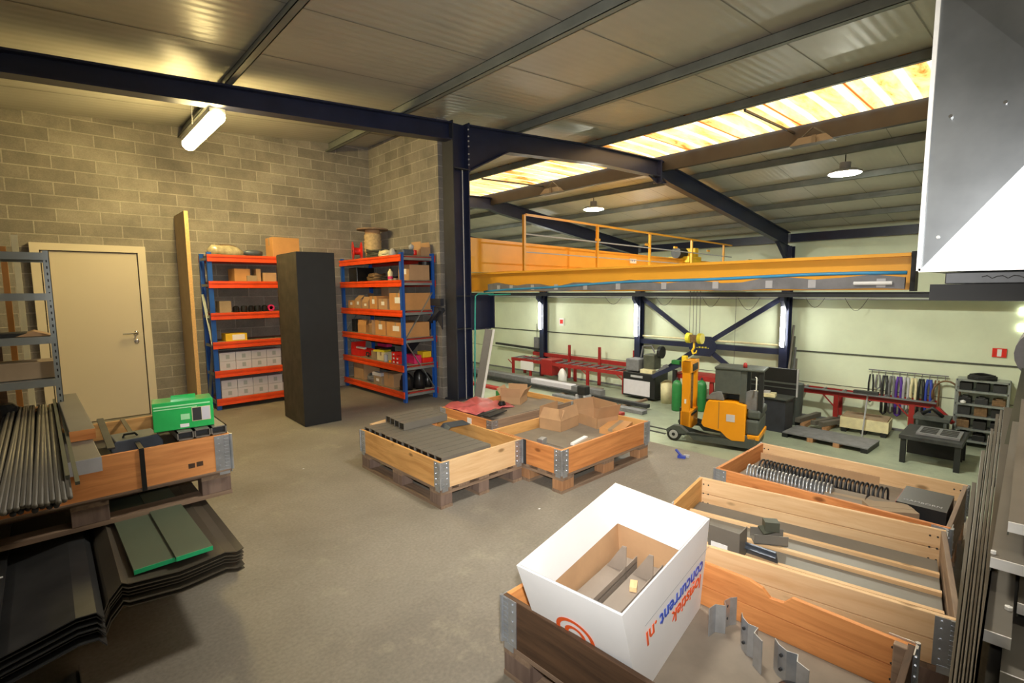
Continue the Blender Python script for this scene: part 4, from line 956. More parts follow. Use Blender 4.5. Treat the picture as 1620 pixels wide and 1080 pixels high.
# ------------------------------------------------------------------ racks
LV = [.06, .43, .81, 1.19, 1.60, 1.94]          # underside of beams; beam .09 high
def rack(name, label, loc, rz, L, D):
    """front beams along local +x at local y=0; depth to +y"""
    t = thing(name, label, 'rack', loc, rz)
    for i, (x, y) in enumerate(((0, 0), (L, 0), (0, D), (L, D))):
        s = 1 if x == 0 else -1; q = 1 if y == 0 else -1
        m = MB()
        m.box(min(x, x+s*.055), max(x, x+s*.055), y-.002 if q > 0 else y-.003, y+.003 if q > 0 else y+.002, 0, 2.06)
        m.box(min(x, x+s*.003), max(x, x+s*.003), min(y, y+q*.04), max(y, y+q*.04), 0, 2.06)
        m.box(min(x+s*.052, x+s*.055), max(x+s*.052, x+s*.055), min(y, y+q*.04), max(y, y+q*.04), 0, 2.06)
        m.build('post', 'blue_post', t)
    for z in LV:
        mb = MB()
        mb.box(.0, L, -.022, -.004, z, z+.03).box(.0, L, -.012, -.004, z+.03, z+.06).box(.0, L, -.022, -.004, z+.06, z+.09)
        mb.build('front_beam', 'orange_beam', t)
        MB().box(0, L, D+.004, D+.02, z, z+.09).build('rear_beam', 'red_beam', t)
        MB().box(.05, L-.05, .0, D, z+.075, z+.088).build('shelf_board', 'shelf_board', t)
        for x in (.004, L-.03): MB().box(x, x+.026, .04, D-.04, z+.02, z+.055).build('side_beam', 'shelf_grey', t)
    for x in (.01, L-.02):
        pts = [(.14, .03), (.80, D-.03)] , [(.80, .03), (1.50, D-.03)]
        MB().bar((x, D-.03, .15), (x, .03, .86), .006, .035, (1, 0, 0)).bar((x, .03, .86), (x, D-.03, 1.52), .006, .035, (1, 0, 0)).build('diagonal_brace', 'shelf_grey', t)
    return t
rackL = rack('shelving_rack', 'blue and orange shelving rack behind the black cabinet, against the door wall', (1.57, 7.35, 0), 0, 1.48, .44)
# right rack: front faces -X, beams along Y.  local x -> world -Y
rackR = rack('shelving_rack', 'blue and orange shelving rack in the corner right of the black cabinet', (3.55, 7.82, 0), -R90, 1.87, .53)
for x in (.004, ): pass
# end side of the right rack shows red beams at the far post
for z in LV: MB().box(1.80, 1.84, .08, .5, z+.02, z+.07).build('end_beam', 'red_beam', rackR)

TZ = [z+.088 for z in LV]
GL = 'goods on the left rack'
def inR(y, x): return (x, y)
# left rack: white boxes on two low levels
wbx = thing('white_carton', 'x', 'box', (0, 0, 0), 0, 'white cartons on the left rack')
MB().box(-.095, .095, 0, .28, 0, .115).build('body', 'lilac_box', wbx, bevel=.003); MB().box(-.02, .025, -.001, 0, .03, .085).build('printed_mark', 'txt_grey', wbx)
first = True
for lv, nm in ((1, 'second lowest'), (0, 'lowest')):
    for r in range(2):
        for cidx in range(4 if lv else 5):
            if lv == 0 and r == 1 and cidx == 4: continue
            loc = (1.735+cidx*.195, 7.37+.003*cidx, TZ[lv]+r*.118)
            lab = 'white carton, %s shelf of left rack, %s row, %s from blue post' % (nm, ('bottom', 'top')[r], ordn[cidx] if cidx else 'first')
            if first: place(wbx, loc); wbx['label'] = lab; first = False
            else: dup(wbx, loc, 0, lab)
yb = thing('yellow_carton', 'yellow carton with a white label on the left rack', 'box', (1.86, 7.37, TZ[2]))
MB().box(-.13, .13, 0, .22, 0, .10).build('body', 'yellow', yb, bevel=.003); MB().box(-.05, .10, -.001, 0, .015, .085).build('white_label', 'white', yb)
carton((1.76, 7.5, TZ[3]), (.14, .2, .15), 'small brown carton at the left end of the middle left rack shelf', 'card_dull', 0, stick=False)
for i, (x, c_) in enumerate(((1.89, 'plastic'), (1.99, 'black'), (2.08, 'plastic'), (2.16, 'black'), (2.25, 'plastic'))):
    o = solo(MB().lathe([(.0, 0), (.035, .0), (.04, .03), (.038, .07+.012*(i % 2)), (.02, .085)], 14), 'black_fitting', c_, 'small black fitting on the middle left rack shelf, %s from the small carton' % ('first', 'second', 'third', 'fourth', 'fifth')[i], 'fitting', 'black fittings on the left rack', loc=(x, 7.43, TZ[3]))
o = thing('tape_roll', 'magenta tape roll at the right end of the middle left rack shelf', 'tape', (2.33, 7.42, TZ[3]+.047), 0)
MB().lathe([(.025, -.02), (.045, -.02), (.045, .02), (.025, .02), (.025, -.02)], 18, T3(0, 0, 0, 0, R90)).build('roll', 'magenta', o)
carton((1.98, 7.52, TZ[4]), (.2, .22, .17), 'open brown carton with dark side on the second shelf of the left rack', 'card_or', .1, open_=True, stick=False, flaps=(0, 0, 0, 0))
carton((2.1, 7.44, TZ[4]), (.12, .12, .08), 'olive brown small carton in front on the second shelf of the left rack', 'card_dull', 0, stick=False)
carton((2.19, 7.5, TZ[4]), (.06, .2, .17), 'narrow upright brown carton on the second shelf of the left rack', 'card', 0, stick=False)
carton((2.33, 7.46, TZ[4]), (.17, .16, .12), 'tan carton beside the cabinet on the second shelf of the left rack', 'card', 0, stick=False)
o = thing('wrapped_bundle', 'clear film wrapped bundle on top of the left rack', 'bundle', (1.82, 7.5, TZ[5]), 0)
vs = []; nn = 12
MB().tube([(-.2, 0, .05), (-.15, 0, .06), (-.05, .01, .065), (.05, 0, .055), (.15, .01, .05), (.22, 0, .03)], [.03, .08, .07, .085, .07, .03], 10).build('film_wrap', 'film', o, smooth=True)
MB().tube([(-.05, .03, .13), (.05, .02, .12), (.14, .03, .125)], [.02, .03, .015], 8).build('dark_part', 'copper', o, smooth=True)
solo(MB().tube([(-.12, 0, .045), (-.05, 0, .05), (.05, 0, .05), (.12, 0, .045)], [.02, .045, .045, .03], 10), 'blue_bundle', 'blue_steel', 'blue grey bundle on top of the left rack beside the wrapped one', 'bundle', loc=(2.16, 7.5, TZ[5]), smooth=True)
carton((2.56, 7.5, TZ[5]), (.36, .3, .27), 'orange brown carton on top of the left rack behind the cabinet', 'card_or', 0, stick=False)

# right rack goods (front plane X = 3.55, Y 5.95..7.8, depth to X 4.10)
def rc(y, x, z, size, label, mat='card', rz=0, **k):
    return carton((x, y, z), size, label, mat, rz, grp='cartons on the right rack', **k)
# top
sp_ = thing('cable_drum', 'big wooden cable drum with pale rope on top of the right rack', 'drum', (3.86, 7.30, TZ[5]))
MB().lathe([(.24, 0), (.24, .02)], 28).build('flange', 'wood_old', sp_); MB().lathe([(.24, .46), (.24, .48)], 28).build('flange', 'wood_old', sp_)
MB().lathe([(.115, .02), (.115, .46)], 20).build('core', 'card', sp_)
rp = [(.125+.004*math.sin(k*2.1), .12+.024*k) for k in range(12)]
MB().lathe([(.115, .11)]+[(r+(.008 if k % 2 else 0), z) for k, (r, z) in enumerate(rp)]+[(.115, .40)], 24).build('rope_winding', 'rope', sp_, smooth=True)
rs = thing('red_reel', 'bright red plastic reel on top of the right rack beside the cabinet', 'reel', (3.70, 7.52, TZ[5]+.145), -.35, None, 0, R90)
MB().lathe([(.145, -.07), (.145, -.06), (.06, -.04), (.06, -.035)], 24).build('flange', 'red', rs); MB().lathe([(.06, .035), (.06, .04), (.145, .06), (.145, .07)], 24).build('flange', 'red', rs)
MB().lathe([(.055, -.04), (.055, .04)], 16).build('core', 'red', rs); MB().lathe([(.02, -.072), (.02, .072)], 12).build('axle_hole', 'black', rs)
def coil(label, loc, R, r, n, mat, ry=0, rx=0, name='cable_coil', sq=1.0, grp=None):
    m = MB()
    for k in range(n):
        a = random.uniform(0, 6); e = random.uniform(-.1, .1)
        m.tube([(R*(1+.1*math.sin(k))*math.cos(t), R*sq*math.sin(t)*(1+e), r+k*r*1.1+.01*math.sin(3*t+a)) for t in [2*PI*i/20 for i in range(20)]], r, 6, False, True)
    return solo(m, name, mat, label, 'coil', grp, loc=loc, rx=rx, ry=ry, smooth=True)
coil('tangled grey green coil of strapping on top of the right rack beside the drum', (3.75, 6.95, TZ[5]), .15, .012, 9, 'olive')
coil('dark cable coil behind the strapping on top of the right rack', (3.95, 6.62, TZ[5]+.0), .17, .011, 8, 'black')
coil('pale cable coil in front on top of the right rack', (3.70, 6.62, TZ[5]), .09, .013, 6, 'cream')
solo(MB().lathe([(.0, 0), (.05, 0), (.055, .05), (.03, .1), (.012, .11)], 14), 'grey_fitting', 'clip', 'round pale grey fitting on top of the right rack near its front post', 'fitting', loc=(3.66, 6.36, TZ[5]), smooth=True)
rb = thing('dark_machine', 'grey and red hand machine on top of the right rack at the front post', 'tool', (3.72, 6.06, TZ[5]))
MB().box(-.12, .06, -.08, .1, 0, .08).build('body', 'blue_steel', rb, bevel=.02); MB().lathe([(.035, 0), (.045, .02), (.045, .07), (.03, .08)], 14, T3(.1, 0, .0, 0)).build('red_drum', 'red', rb); MB().lathe([(.0, 0), (.03, 0), (.04, .05), (.0, .08)], 12, T3(.05, -.02, .08)).build('grey_knob', 'clip', rb, smooth=True)
rc(6.12, 3.98, TZ[5], (.17, .2, .12), 'open tan carton on top of the right rack at its wall end', 'card', .1, open_=True, stick=False, flaps=(0, 1, 0, 1))
# second level
solo(MB().box(0, .3, 0, .28, 0, .22), 'black_case', 'plastic', 'matt black case at the left end of the second right rack shelf', 'case', loc=(3.6, 7.36, TZ[4]), bevel=.01)
coil('dark brown coil of hoses on the second shelf of the right rack', (3.78, 7.05, TZ[4]), .13, .016, 6, 'copper')
coil('black hose coil beside the white bottle on the second shelf of the right rack', (3.86, 6.8, TZ[4]), .13, .014, 4, 'rubber')
bo = thing('white_bottle', 'small white bottle with a red label on the second shelf of the right rack', 'bottle', (3.62, 6.37, TZ[4]))
MB().lathe([(.035, 0), (.035, .12), (.015, .15), (.015, .165)], 16).build('body', 'cream', bo, smooth=True); MB().lathe([(.018, .165), (.018, .19)], 12).build('cap', 'black', bo); MB().lathe([(.0355, .02), (.0355, .06)], 16).build('red_label', 'magenta', bo)
rc(6.12, 3.85, TZ[4], (.32, .30, .21), 'tan carton with white sticker on the second right rack shelf, by the front post', 'card', 0)
rc(6.2, 3.58+.03, TZ[4], (.06, .05, .03), 'tiny dark carton before the tan one on the second right rack shelf', 'card_grey', .4, stick=False)
for i, (y, x, hh) in enumerate(((6.02, 4.02, .26), (6.05, 4.0, .0))):
    if hh: solo(MB().lathe([(.0, 0), (.09, 0), (.09, hh), (.0, hh)], 20), 'black_drum', 'plastic', 'black plastic drum at the wall end of the second right rack shelf', 'drum', loc=(x-.02, y+.05, TZ[4]))
# third level
lab3 = ['lowest at the far left', 'second from the far left, flap raised', 'third from the far left, open', 'tall one, fourth from the far left', 'fifth from the far left', 'biggest, at the front post']
for i, (y, s) in enumerate(((7.6, (.2, .2, .12)), (7.36, (.22, .2, .14)), (7.12, (.2, .2, .1)), (6.86, (.22, .24, .19)), (6.58, (.24, .25, .15)), (6.18, (.42, .40, .235)))):
    rc(y, 3.60+s[0]/2, TZ[3], s, 'brown carton on the third right rack shelf, %s' % lab3[i], 'card_or' if i in (0, 3, 5) else 'card', random.uniform(-.05, .05), open_=(i in (1, 2)), flaps=(0, 1, 0, 1))
rc(6.7, 3.80, TZ[3]+.19, (.18, .22, .13), 'brown carton stacked on top of the tall one, third right rack shelf', 'card_dull', 0, stick=False)
solo(MB().lathe([(.04, 0), (.04, .02), (.005, .09)], 14), 'white_cone', 'cream', 'small pale cone on the third right rack shelf cartons', 'cone', loc=(3.72, 6.25, TZ[3]+.237))
# fourth level
solo(MB().box(0, .12, 0, .12, 0, .2), 'grey_case', 'cabinet', 'dark grey upright case at the far left of the fourth right rack shelf', 'case', loc=(3.62, 7.52, TZ[2]), bevel=.004)
rc(7.3, 3.70, TZ[2], (.18, .2, .12), 'low open brown carton on the fourth right rack shelf, left', 'card_or', .2, open_=True, stick=False)
rc(7.02, 3.72, TZ[2], (.18, .24, .13), 'flapped tan carton on the fourth right rack shelf, second', 'card', -.3, open_=True, stick=False)
rc(6.68, 3.72, TZ[2], (.24, .30, .21), 'brown carton with pale sticker on the fourth right rack shelf, third', 'card_or', 0)
rc(6.24, 3.80, TZ[2], (.40, .5, .205), 'large brown carton with pale sticker on the fourth right rack shelf, at the front post', 'card_or', 0)
# fifth level
rc(7.50, 3.72, TZ[1], (.25, .32, .10), 'orange red open carton at the far left of the fifth right rack shelf', 'red', 0, open_=True, stick=False, flaps=(0, 0, 1, 0))
solo(MB().box(0, .03, 0, .3, 0, .03), 'white_bar', 'white', 'white bar lying on the orange red carton of the right rack', 'bar', loc=(3.68, 7.36, TZ[1]+.105))
solo(MB().box(0, .1, 0, .3, 0, .05), 'red_case', 'magenta', 'crimson flat case on the fifth right rack shelf behind the black loop', 'case', loc=(3.9, 7.05, TZ[1]+.14), bevel=.01)
solo(MB().box(0, .18, 0, .32, 0, .14), 'dark_crate', 'cabinet', 'dark crate carrying the crimson case on the fifth right rack shelf', 'crate', loc=(3.86, 7.04, TZ[1]))
coil('black ring with white tag on the fifth right rack shelf', (3.62, 7.16, TZ[1]+.045), .035, .01, 1, 'black', ry=1.3)
rc(6.94, 3.72, TZ[1], (.2, .17, .12), 'plain tan carton on the fifth right rack shelf', 'card_dull', 0, stick=False)
rc(6.72, 3.70, TZ[1], (.18, .20, .12), 'cream coloured carton on the fifth right rack shelf', 'cream', .1, stick=False)
solo(MB().box(0, .14, 0, .22, 0, .025), 'yellow_ruler', 'txt_yellow', 'yellow green flat box on the cream carton of the right rack', 'box', loc=(3.64, 6.66, TZ[1]+.123), rz=.3)
solo(MB().lathe([(.03, 0), (.03, .1)], 14), 'grey_tin', 'clip', 'pale grey tin on the fifth right rack shelf before the cream carton', 'tin', loc=(3.61, 6.56, TZ[1]))
o = thing('orange_knob', 'small orange cap on the fifth right rack shelf', 'cap', (3.6, 6.42, TZ[1])); MB().lathe([(.022, 0), (.02, .03), (.0, .035)], 12).build('cap', 'truck', o)
for i, (y, z) in enumerate(((6.30, 0), (6.30, .055), (6.30, .11), (6.20, 0), (6.20, .055))):
    q = thing('red_packet', 'small red and white packet by the front post, %s' % ('bottom of the left pile', 'middle of the left pile', 'top of the left pile', 'bottom of the right pile', 'top of the right pile')[i], 'packet', (3.585, y-.04, TZ[1]+z), 0, 'red packets on the right rack')
    MB().box(0, .12, 0, .085, 0, .052).build('body', 'red', q); MB().box(-.001, 0, .01, .05, .008, .03).build('white_mark', 'white', q)
solo(MB().box(0, .12, 0, .26, 0, .12), 'pink_carton', 'magenta', 'pink red carton behind the front post on the fifth right rack shelf', 'box', loc=(3.74, 6.0, TZ[1]+.0), bevel=.004)
solo(MB().box(0, .18, 0, .2, 0, .07), 'red_tray', 'red', 'red tray under the yellow carton at the wall end of the right rack', 'tray', loc=(3.88, 6.0, TZ[1]), bevel=.01)
solo(MB().box(0, .14, 0, .15, 0, .085), 'yellow_carton', 'yellow', 'amber yellow carton on the red tray of the right rack', 'box', loc=(3.90, 6.02, TZ[1]+.071), bevel=.004)
# bottom
rc(7.45, 3.75, TZ[0], (.28, .34, .24), 'bulky tan carton at the far left of the bottom right rack shelf', 'card', 0, open_=True, stick=False)
coil('dark hose coil on the bottom right rack shelf', (3.75, 7.08, TZ[0]), .14, .02, 4, 'tray')
rc(6.80, 3.68, TZ[0], (.18, .24, .12), 'pale carton with white packs on the bottom right rack shelf', 'card_dull', 0)
for i in range(3): solo(MB().box(0, .07, 0, .07, 0, .05), 'white_pack', 'lilac_box', 'white pack on the bottom right rack carton, %s' % ('left', 'middle', 'right')[i], 'packet', 'white packs on the bottom right rack shelf', loc=(3.60, 6.72+i*.08, TZ[0]+.123), rz=.1*i)
rc(6.50, 3.74, TZ[0], (.26, .28, .20), 'tan carton beside the black bags on the bottom right rack shelf', 'card', 0, stick=False)
def bag(loc, s, label):
    bm_v = []; n = 14; rr = []
    prof = [(.35, 0), (.9, .02), (1, .3), (.95, .6), (.7, .85), (.35, 1.0), (.12, 1.05)]
    m = MB(); vs = []
    for k, (r, z) in enumerate(prof):
        for j in range(n):
            a = 2*PI*j/n; w_ = 1+.14*math.sin(a*5+k*1.7)+.08*math.sin(a*3-k)
            vs.append((s[0]*r*w_*math.cos(a), s[1]*r*w_*math.sin(a), s[2]*z))
    fs = [(k*n+j, k*n+(j+1) % n, (k+1)*n+(j+1) % n, (k+1)*n+j) for k in range(len(prof)-1) for j in range(n)]+[tuple(range(n)), tuple((len(prof)-1)*n+j for j in range(n))]
    m.add(vs, fs); o = solo(m, 'black_bag', 'plastic', label, 'bag', 'black bags on the bottom right rack shelf', loc=loc, smooth=True)
    return o
bag((3.68, 6.12, TZ[0]), (.10, .10, .24), 'glossy black plastic bag at the front post on the bottom right rack shelf')
bag((3.86, 6.08, TZ[0]), (.09, .10, .27), 'glossy black plastic bag in the middle of the rack end, bottom shelf')
bag((4.01, 6.12, TZ[0]), (.07, .10, .2), 'smaller black plastic bag at the wall end of the bottom right rack shelf')

# ------------------------------------------------------------------ black cabinet
cb = thing('black_cabinet', 'tall black cabinet with a brown side standing in the middle before the racks', 'cabinet', (2.09, 5.71, 0), -.03)
MB().box(0, .43, 0, .70, 0, 1.99).build('body', 'cabinet', cb, bevel=.006)
MB().box(-.004, 0, .004, .696, .01, 1.98).build('side_panel', 'cabinet_side', cb)

# leaning pale panel right of the column (strip light propped up)
t = thing('leaning_profile', 'long grey profile with a bright white edge leaning right of the column', 'profile', (4.34, 5.36, 0))
p0, p1 = Vector((0, 0, 0.01)), Vector((.175, -.07, 1.0))
MB().bar(p0, p1, .10, .03, (.6, .8, 0)).build('profile', 'taupe', t)
MB().bar(p0+Vector((.05, -.05, .0)), p1+Vector((.05, -.05, 0)), .03, .03, (.6, .8, 0)).build('white_edge', 'white', t)

# small things at the floor edge
t = thing('edge_fitting', 'small dark blue fitting on the floor edge beside the right middle crate', 'fitting', (4.16, 2.20, 0), .4)
MB().box(-.02, .02, -.05, .02, 0, .02).bar((0, -.02, .01), (.04, .04, .06), .02, .012).build('body', 'blue', t); MB().box(.02, .06, -.08, -.03, 0, .02).build('grey_end', 'clip', t)
for i, (x, y, mt) in enumerate(((1.55, 4.35, 'sheet_edge'), (2.45, 2.35, 'white'))):
    solo(MB().box(0, .015, 0, .01, 0, .004), 'floor_scrap', mt, 'tiny bright scrap on the floor %s' % ('before the black cabinet', 'in front of the middle crate')[i], 'scrap', 'scraps on the floor', loc=(x, y, 0))

# ------------------------------------------------------------------ duct at the right
du = thing('air_duct', 'large galvanised sheet metal duct with folded cross panel at top right', 'duct', (2.2, .305, 1.60), 0)
W = .70; Hh = .92; cy, cz = -.35, .46; bulge = -.035
def duct_panel(y0, y1, z0, z1, x, bulge):
    m = MB(); c_ = (x+bulge, (y0+y1)/2, (z0+z1)/2)
    cs = [(x, y0, z0), (x, y1, z0), (x, y1, z1), (x, y0, z1)]
    m.add(cs+[c_], [(0, 1, 4), (1, 2, 4), (2, 3, 4), (3, 0, 4)]); return m
duct_panel(0, -.70, 0, Hh, 0, bulge).build('cross_folded_panel', 'duct', du)
duct_panel(0, -.70, Hh+.01, 2.12, 0, bulge).build('cross_folded_panel', 'duct', du)
MB().box(.0, .7, -.002, 0, 0, 2.12).box(.0, .7, -.70, -.698, 0, 2.12).box(.698, .7, -.7, 0, 0, 2.12).box(0, .7, -.7, 0, 0, .002).build('casing', 'duct', du)
MB().box(-.012, .0, -.006, .006, 0, 2.12).box(-.012, 0, -.70, 0, -.004, .008).build('corner_seam', 'sheet_edge', du)
sc = MB()
for yy, zz in ((-.045, .11), (-.055, .49), (-.07, .85), (-.18, .50), (-.2, .26)): sc.tube([(-.030 if abs(zz-.5) < .2 else -.012, yy, zz), (-.004, yy, zz)], .0055, 8)
sc.build('screws', 'chrome', du)
MB().box(.0, .6, -.68, -.07, -.045, -.008).build('flange_collar', 'dark_steel', du, bevel=.003)
MB().tube([(-.002, -.16+(-.012*k), -.024+.005*math.sin(k*2.2)) for k in range(26)], .0014, 5).build('pen_scribble', 'txt_dark', du)
MB().box(.02, .6, -.70, -.03, -.10, -.046).build('rubber_joint', 'rubber', du)

# ------------------------------------------------------------------ right-hand bundle of long sheets
def sheetbar(label, x0, x1, y0, y1, z, t=.012, mat='taupe', az=.035, grp='long coated sheets at the right', name='coated_sheet', tilt=0):
    """long sheet tray along X, near end at x0 painted flash-bright"""
    q = thing(name, label, 'steel sheet', (x0, y0, z), az, grp)
    L = x1-x0; w = y1-y0
    MB().box(0, L, w, 0, 0, t).build('sheet', mat, q)
    MB().box(-.004, 0, w, 0, -.012, t+.003).build('flash_lit_end', 'sheet_edge', q)  # flash highlight painted as a near-white end strip
    MB().box(0, L, -.003, 0, -.022, 0).build('folded_lip', 'olive', q)
    return q
sheetbar('uppermost grey coated sheet at the right edge', 1.80, 4.3, .027, -.45, .92, az=.013)
sheetbar('second grey coated sheet at the right, one step below the top', 1.73, 4.4, .0515, -.45, .84, az=.012)
sheetbar('third grey coated sheet at the right, with a bolt on it', 1.52, 4.4, .048, -.0, .75, az=.012)
sheetbar('fourth grey coated sheet at the right, tucked beside the third', 1.70, 4.4, -.004, -.45, .755, az=.0)
sheetbar('fifth grey coated sheet at the right, low at the bottom edge', 1.46, 4.4, .012, -.45, .70, az=.01)
sheetbar('lowest grey coated sheet at the bottom right corner', 1.30, 4.4, .035, -.45, .655, az=.0)
solo(MB().lathe([(.0, 0), (.008, 0), (.008, .008), (0, .01)], 6), 'bolt_head', 'sheet_edge', 'small bright bolt on the third coated sheet', 'bolt', loc=(1.66, .010, .763))
solo(MB().lathe([(.0, 0), (.006, 0), (.006, .008), (0, .01)], 6), 'bolt_head', 'sheet_edge', 'small bright bolt at the corner of the second coated sheet', 'bolt', loc=(1.76, .048, .853))
# profiles lying side by side between the crates and the sheets, far ends staggered
eds = [(1.486, .094, 3.159, .180, .62), (1.445, .084, 3.697, .185, .65), (1.404, .074, 3.958, .176, .68), (1.378, .067, 4.068, .172, .70), (1.335, .059, 4.40, .168, .73), (1.291, .052, 4.40, .150, .76), (1.265, .045, 4.40, .135, .78), (1.28, .0405, 4.40, .086, .80)]
for i in range(7):
    xa, ya, xb, yb, z = eds[i]; sl = (yb-ya)/(xb-xa); xr, yr, xr2, yr2, zr = eds[i+1]; sr = (yr2-yr)/(xr2-xr)
    def YL(x): return ya+sl*(x-xa)
    def YR(x): return yr+sr*(x-xr)+.003
    q = thing('long_profile', ('long grey brown profile lying right of the crates, %s from the left' % ordn[i]) if i else 'long grey brown profile lying right of the crates, leftmost and shortest', 'steel profile', (.95, YL(.95), z), 0, 'profiles lying right of the crates')
    zz = -(z-.36) if i == 0 else -.12
    vb = [(x, y-YL(.95), zz) for x, y in ((0, YR(.95)), (xb-.95, YR(xb)), (xb-.95, YL(xb)), (0, YL(.95)))]
    MB().hexa(vb, [(x, y, 0) for x, y, _ in vb]).build('profile_body', ('edge_a', 'edge_b')[i % 2], q, bevel=.003)
for k, x in enumerate((1.15, 4.2)):
    tr_ = thing('rack_trestle', 'steel trestle carrying the long sheets at the right, %s' % ('near one', 'far one')[k], 'trestle', (x, -.2, 0))
    MB().box(-.03, .03, -.35, .36, .32, .36).build('crossbar', 'dark_steel', tr_)
    for yv in (-.32, .0): MB().box(-.025, .025, yv-.025, yv+.025, 0, .32).build('leg', 'dark_steel', tr_)
    MB().box(-.03, .03, -.35, .22, .36, .60).build('packing_block', 'wood_dark', tr_)
# upper rolled sheet and tall leaning profiles near the wall end
rl = thing('grey_roll', 'rounded grey sheet bundle at the right edge above the long sheets', 'roll', (4.25, -.06, .84), .0)
MB().lathe([(.0, 0), (.17, .0), (.17, .7), (.0, .7)], 24, T3(0, 0, .30, 0, 0, R90)).build('outer_roll', 'tray', rl, smooth=False)
MB().bar((0, .1, .2), (-.9, .12, -.08), .06, .03).bar((0, .04, .2), (-1.2, .06, -.05), .05, .03).build('hanging_strips', 'olive', rl)
# small red sign with white exit arrow on the workshop wall
sg = thing('fire_sign', 'small red sign with a white symbol on the workshop wall at far right', 'sign', (17.28, .70, -.13))
MB().box(-.02, 0, -.13, .13, -.11, .11).build('plate', 'red', sg); MB().box(-.024, -.02, -.04, .04, -.09, .09).build('white_symbol', 'white', sg)
sg = thing('fire_sign', 'tiny red and white sign on the workshop wall left of the bracing', 'sign', (17.28, 15.1, .05))
MB().box(-.02, 0, -.14, .14, -.17, .17).build('plate', 'white', sg); MB().box(-.024, -.02, -.09, .09, -.08, .1).build('red_symbol', 'red', sg)

# ------------------------------------------------------------------ workshop: reach truck
ft = thing('reach_truck', 'yellow and grey reach truck with upright mast parked in the workshop', 'forklift', (12.36, 4.82, H), .21)
# local: +y forward (mast/wheels), -x side faces the camera; length 1.75
def FB(m, name, mat, bevel=0, smooth=False): return m.build(name, mat, ft, bevel, smooth)
FB(MB().prism([(-.1, .10), (1.25, .10), (1.42, .28), (1.60, .42), (1.78, .42), (1.95, .30), (1.95, .22), (1.7, .2), (1.3, .27), (-.1, .30)], 'x', 0, .16), 'outrigger', 'truck_grey')
FB(MB().prism([(-.1, .10), (1.25, .10), (1.42, .28), (1.60, .42), (1.78, .42), (1.95, .30), (1.95, .22), (1.7, .2), (1.3, .27), (-.1, .30)], 'x', 1.04, 1.2), 'outrigger', 'truck_grey')
FB(MB().box(.02, 1.18, -.25, .6, .08, .42), 'chassis', 'truck_grey', .04)
FB(MB().prism([(.02, .26), (.32, .24), (.44, .30), (.58, .43), (1.0, .50), (1.06, .58), (.95, 1.14), (.9, 1.20), (.30, 1.22), (.02, 1.16)], 'x', -.01, .35), 'side_cover', 'truck', .015)
FB(MB().box(-.013, -.008, .635, .645, .5, 1.2), 'cover_gap', 'truck_grey')
FB(MB().box(-.016, -.01, .26, .46, .72, .9), 'info_plate', 'lilac_box')
FB(MB().box(.35, 1.16, .0, .95, .42, 1.15), 'battery_housing', 'truck_grey', .02)
FB(MB().box(.03, 1.17, -.28, .02, .42, .82), 'rear_cover', 'truck_grey', .06)
FB(MB().box(.02, 1.18, -.3, -.02, .32, .44), 'rear_bumper', 'truck', .02)
FB(MB().box(.05, 1.15, -.3, .0, .84, 1.05), 'counterweight_top', 'truck_grey', .05)
FB(MB().lathe([(.0, 0), (.25, 0), (.25, .08), (.0, .08)], 24, T3(.16, -.10, 1.28, 0, 0, R90)), 'seat_back', 'tray')
FB(MB().box(.12, .22, .05, .20, 1.2, 2.02), 'roof_pillar', 'truck_grey', .01)
FB(MB().box(.12, .22, -.33, -.22, 1.0, 2.02), 'roof_pillar', 'black', .01)
FB(MB().box(.72, .80, .05, .75, 1.15, 2.02), 'roof_pillar', 'truck_grey', .01)
FB(MB().box(.10, .75, .18, .78, 1.40, 2.0), 'tinted_screen', 'truck_grey', .01)
FB(MB().box(.08, .82, -.34, .80, 2.0, 2.06), 'overhead_guard', 'truck_grey', .02)
FB(MB().tube([(.10, -.15, 1.88), (.09, -.18, 1.86), (.09, -.18, 1.56), (.10, -.14, 1.54)], .014, 6), 'grab_handle', 'sheet_edge')
FB(MB().lathe([(.05, 0), (.05, .06), (.035, .12), (.0, .13)], 12, T3(.3, .12, 2.06)), 'beacon', 'dark_red', 0, True)
FB(MB().prism([(.55, 1.22), (.98, 1.22), (.85, 1.38), (.7, 1.44), (.6, 1.44)], 'x', .05, .9), 'control_panel', 'tray', .01)
FB(MB().box(.1, .2, .62, .78, 1.38, 1.43), 'control_levers', 'black', .005)
# mast
FB(MB().box(.18, .30, 1.42, 1.62, .32, 2.12), 'mast_rail', 'truck', .004)
FB(MB().box(.86, .98, 1.42, 1.62, .32, 2.12), 'mast_rail', 'truck', .004)
FB(MB().box(.18, .98, 1.40, 1.64, 1.82, 2.12), 'mast_crossbeam', 'truck', .004)
FB(MB().box(.18, .98, 1.40, 1.64, .30, .78), 'mast_crossbeam', 'truck', .004)
FB(MB().box(.34, .82, 1.382, 1.40, 1.86, 2.04), 'mast_cap_opening', 'black')
FB(MB().box(.32, .84, 1.385, 1.40, .66, .72), 'vent_slot', 'black')
FB(MB().tube([(.45, 1.5, .78), (.45, 1.5, 1.82)], .03, 8).tube([(.7, 1.5, .78), (.7, 1.5, 1.82)], .03, 8), 'lift_cylinder', 'copper')
FB(MB().box(.177, .18, 1.5, 1.55, 1.0, 1.12), 'number_sticker', 'white')
FB(MB().box(.28, .90, 1.64, 1.70, .25, .85).box(.3, .4, 1.56, 1.7, .1, .14).box(.75, .85, 1.56, 1.7, .1, .14), 'fork_carriage', 'dark_steel', .004)
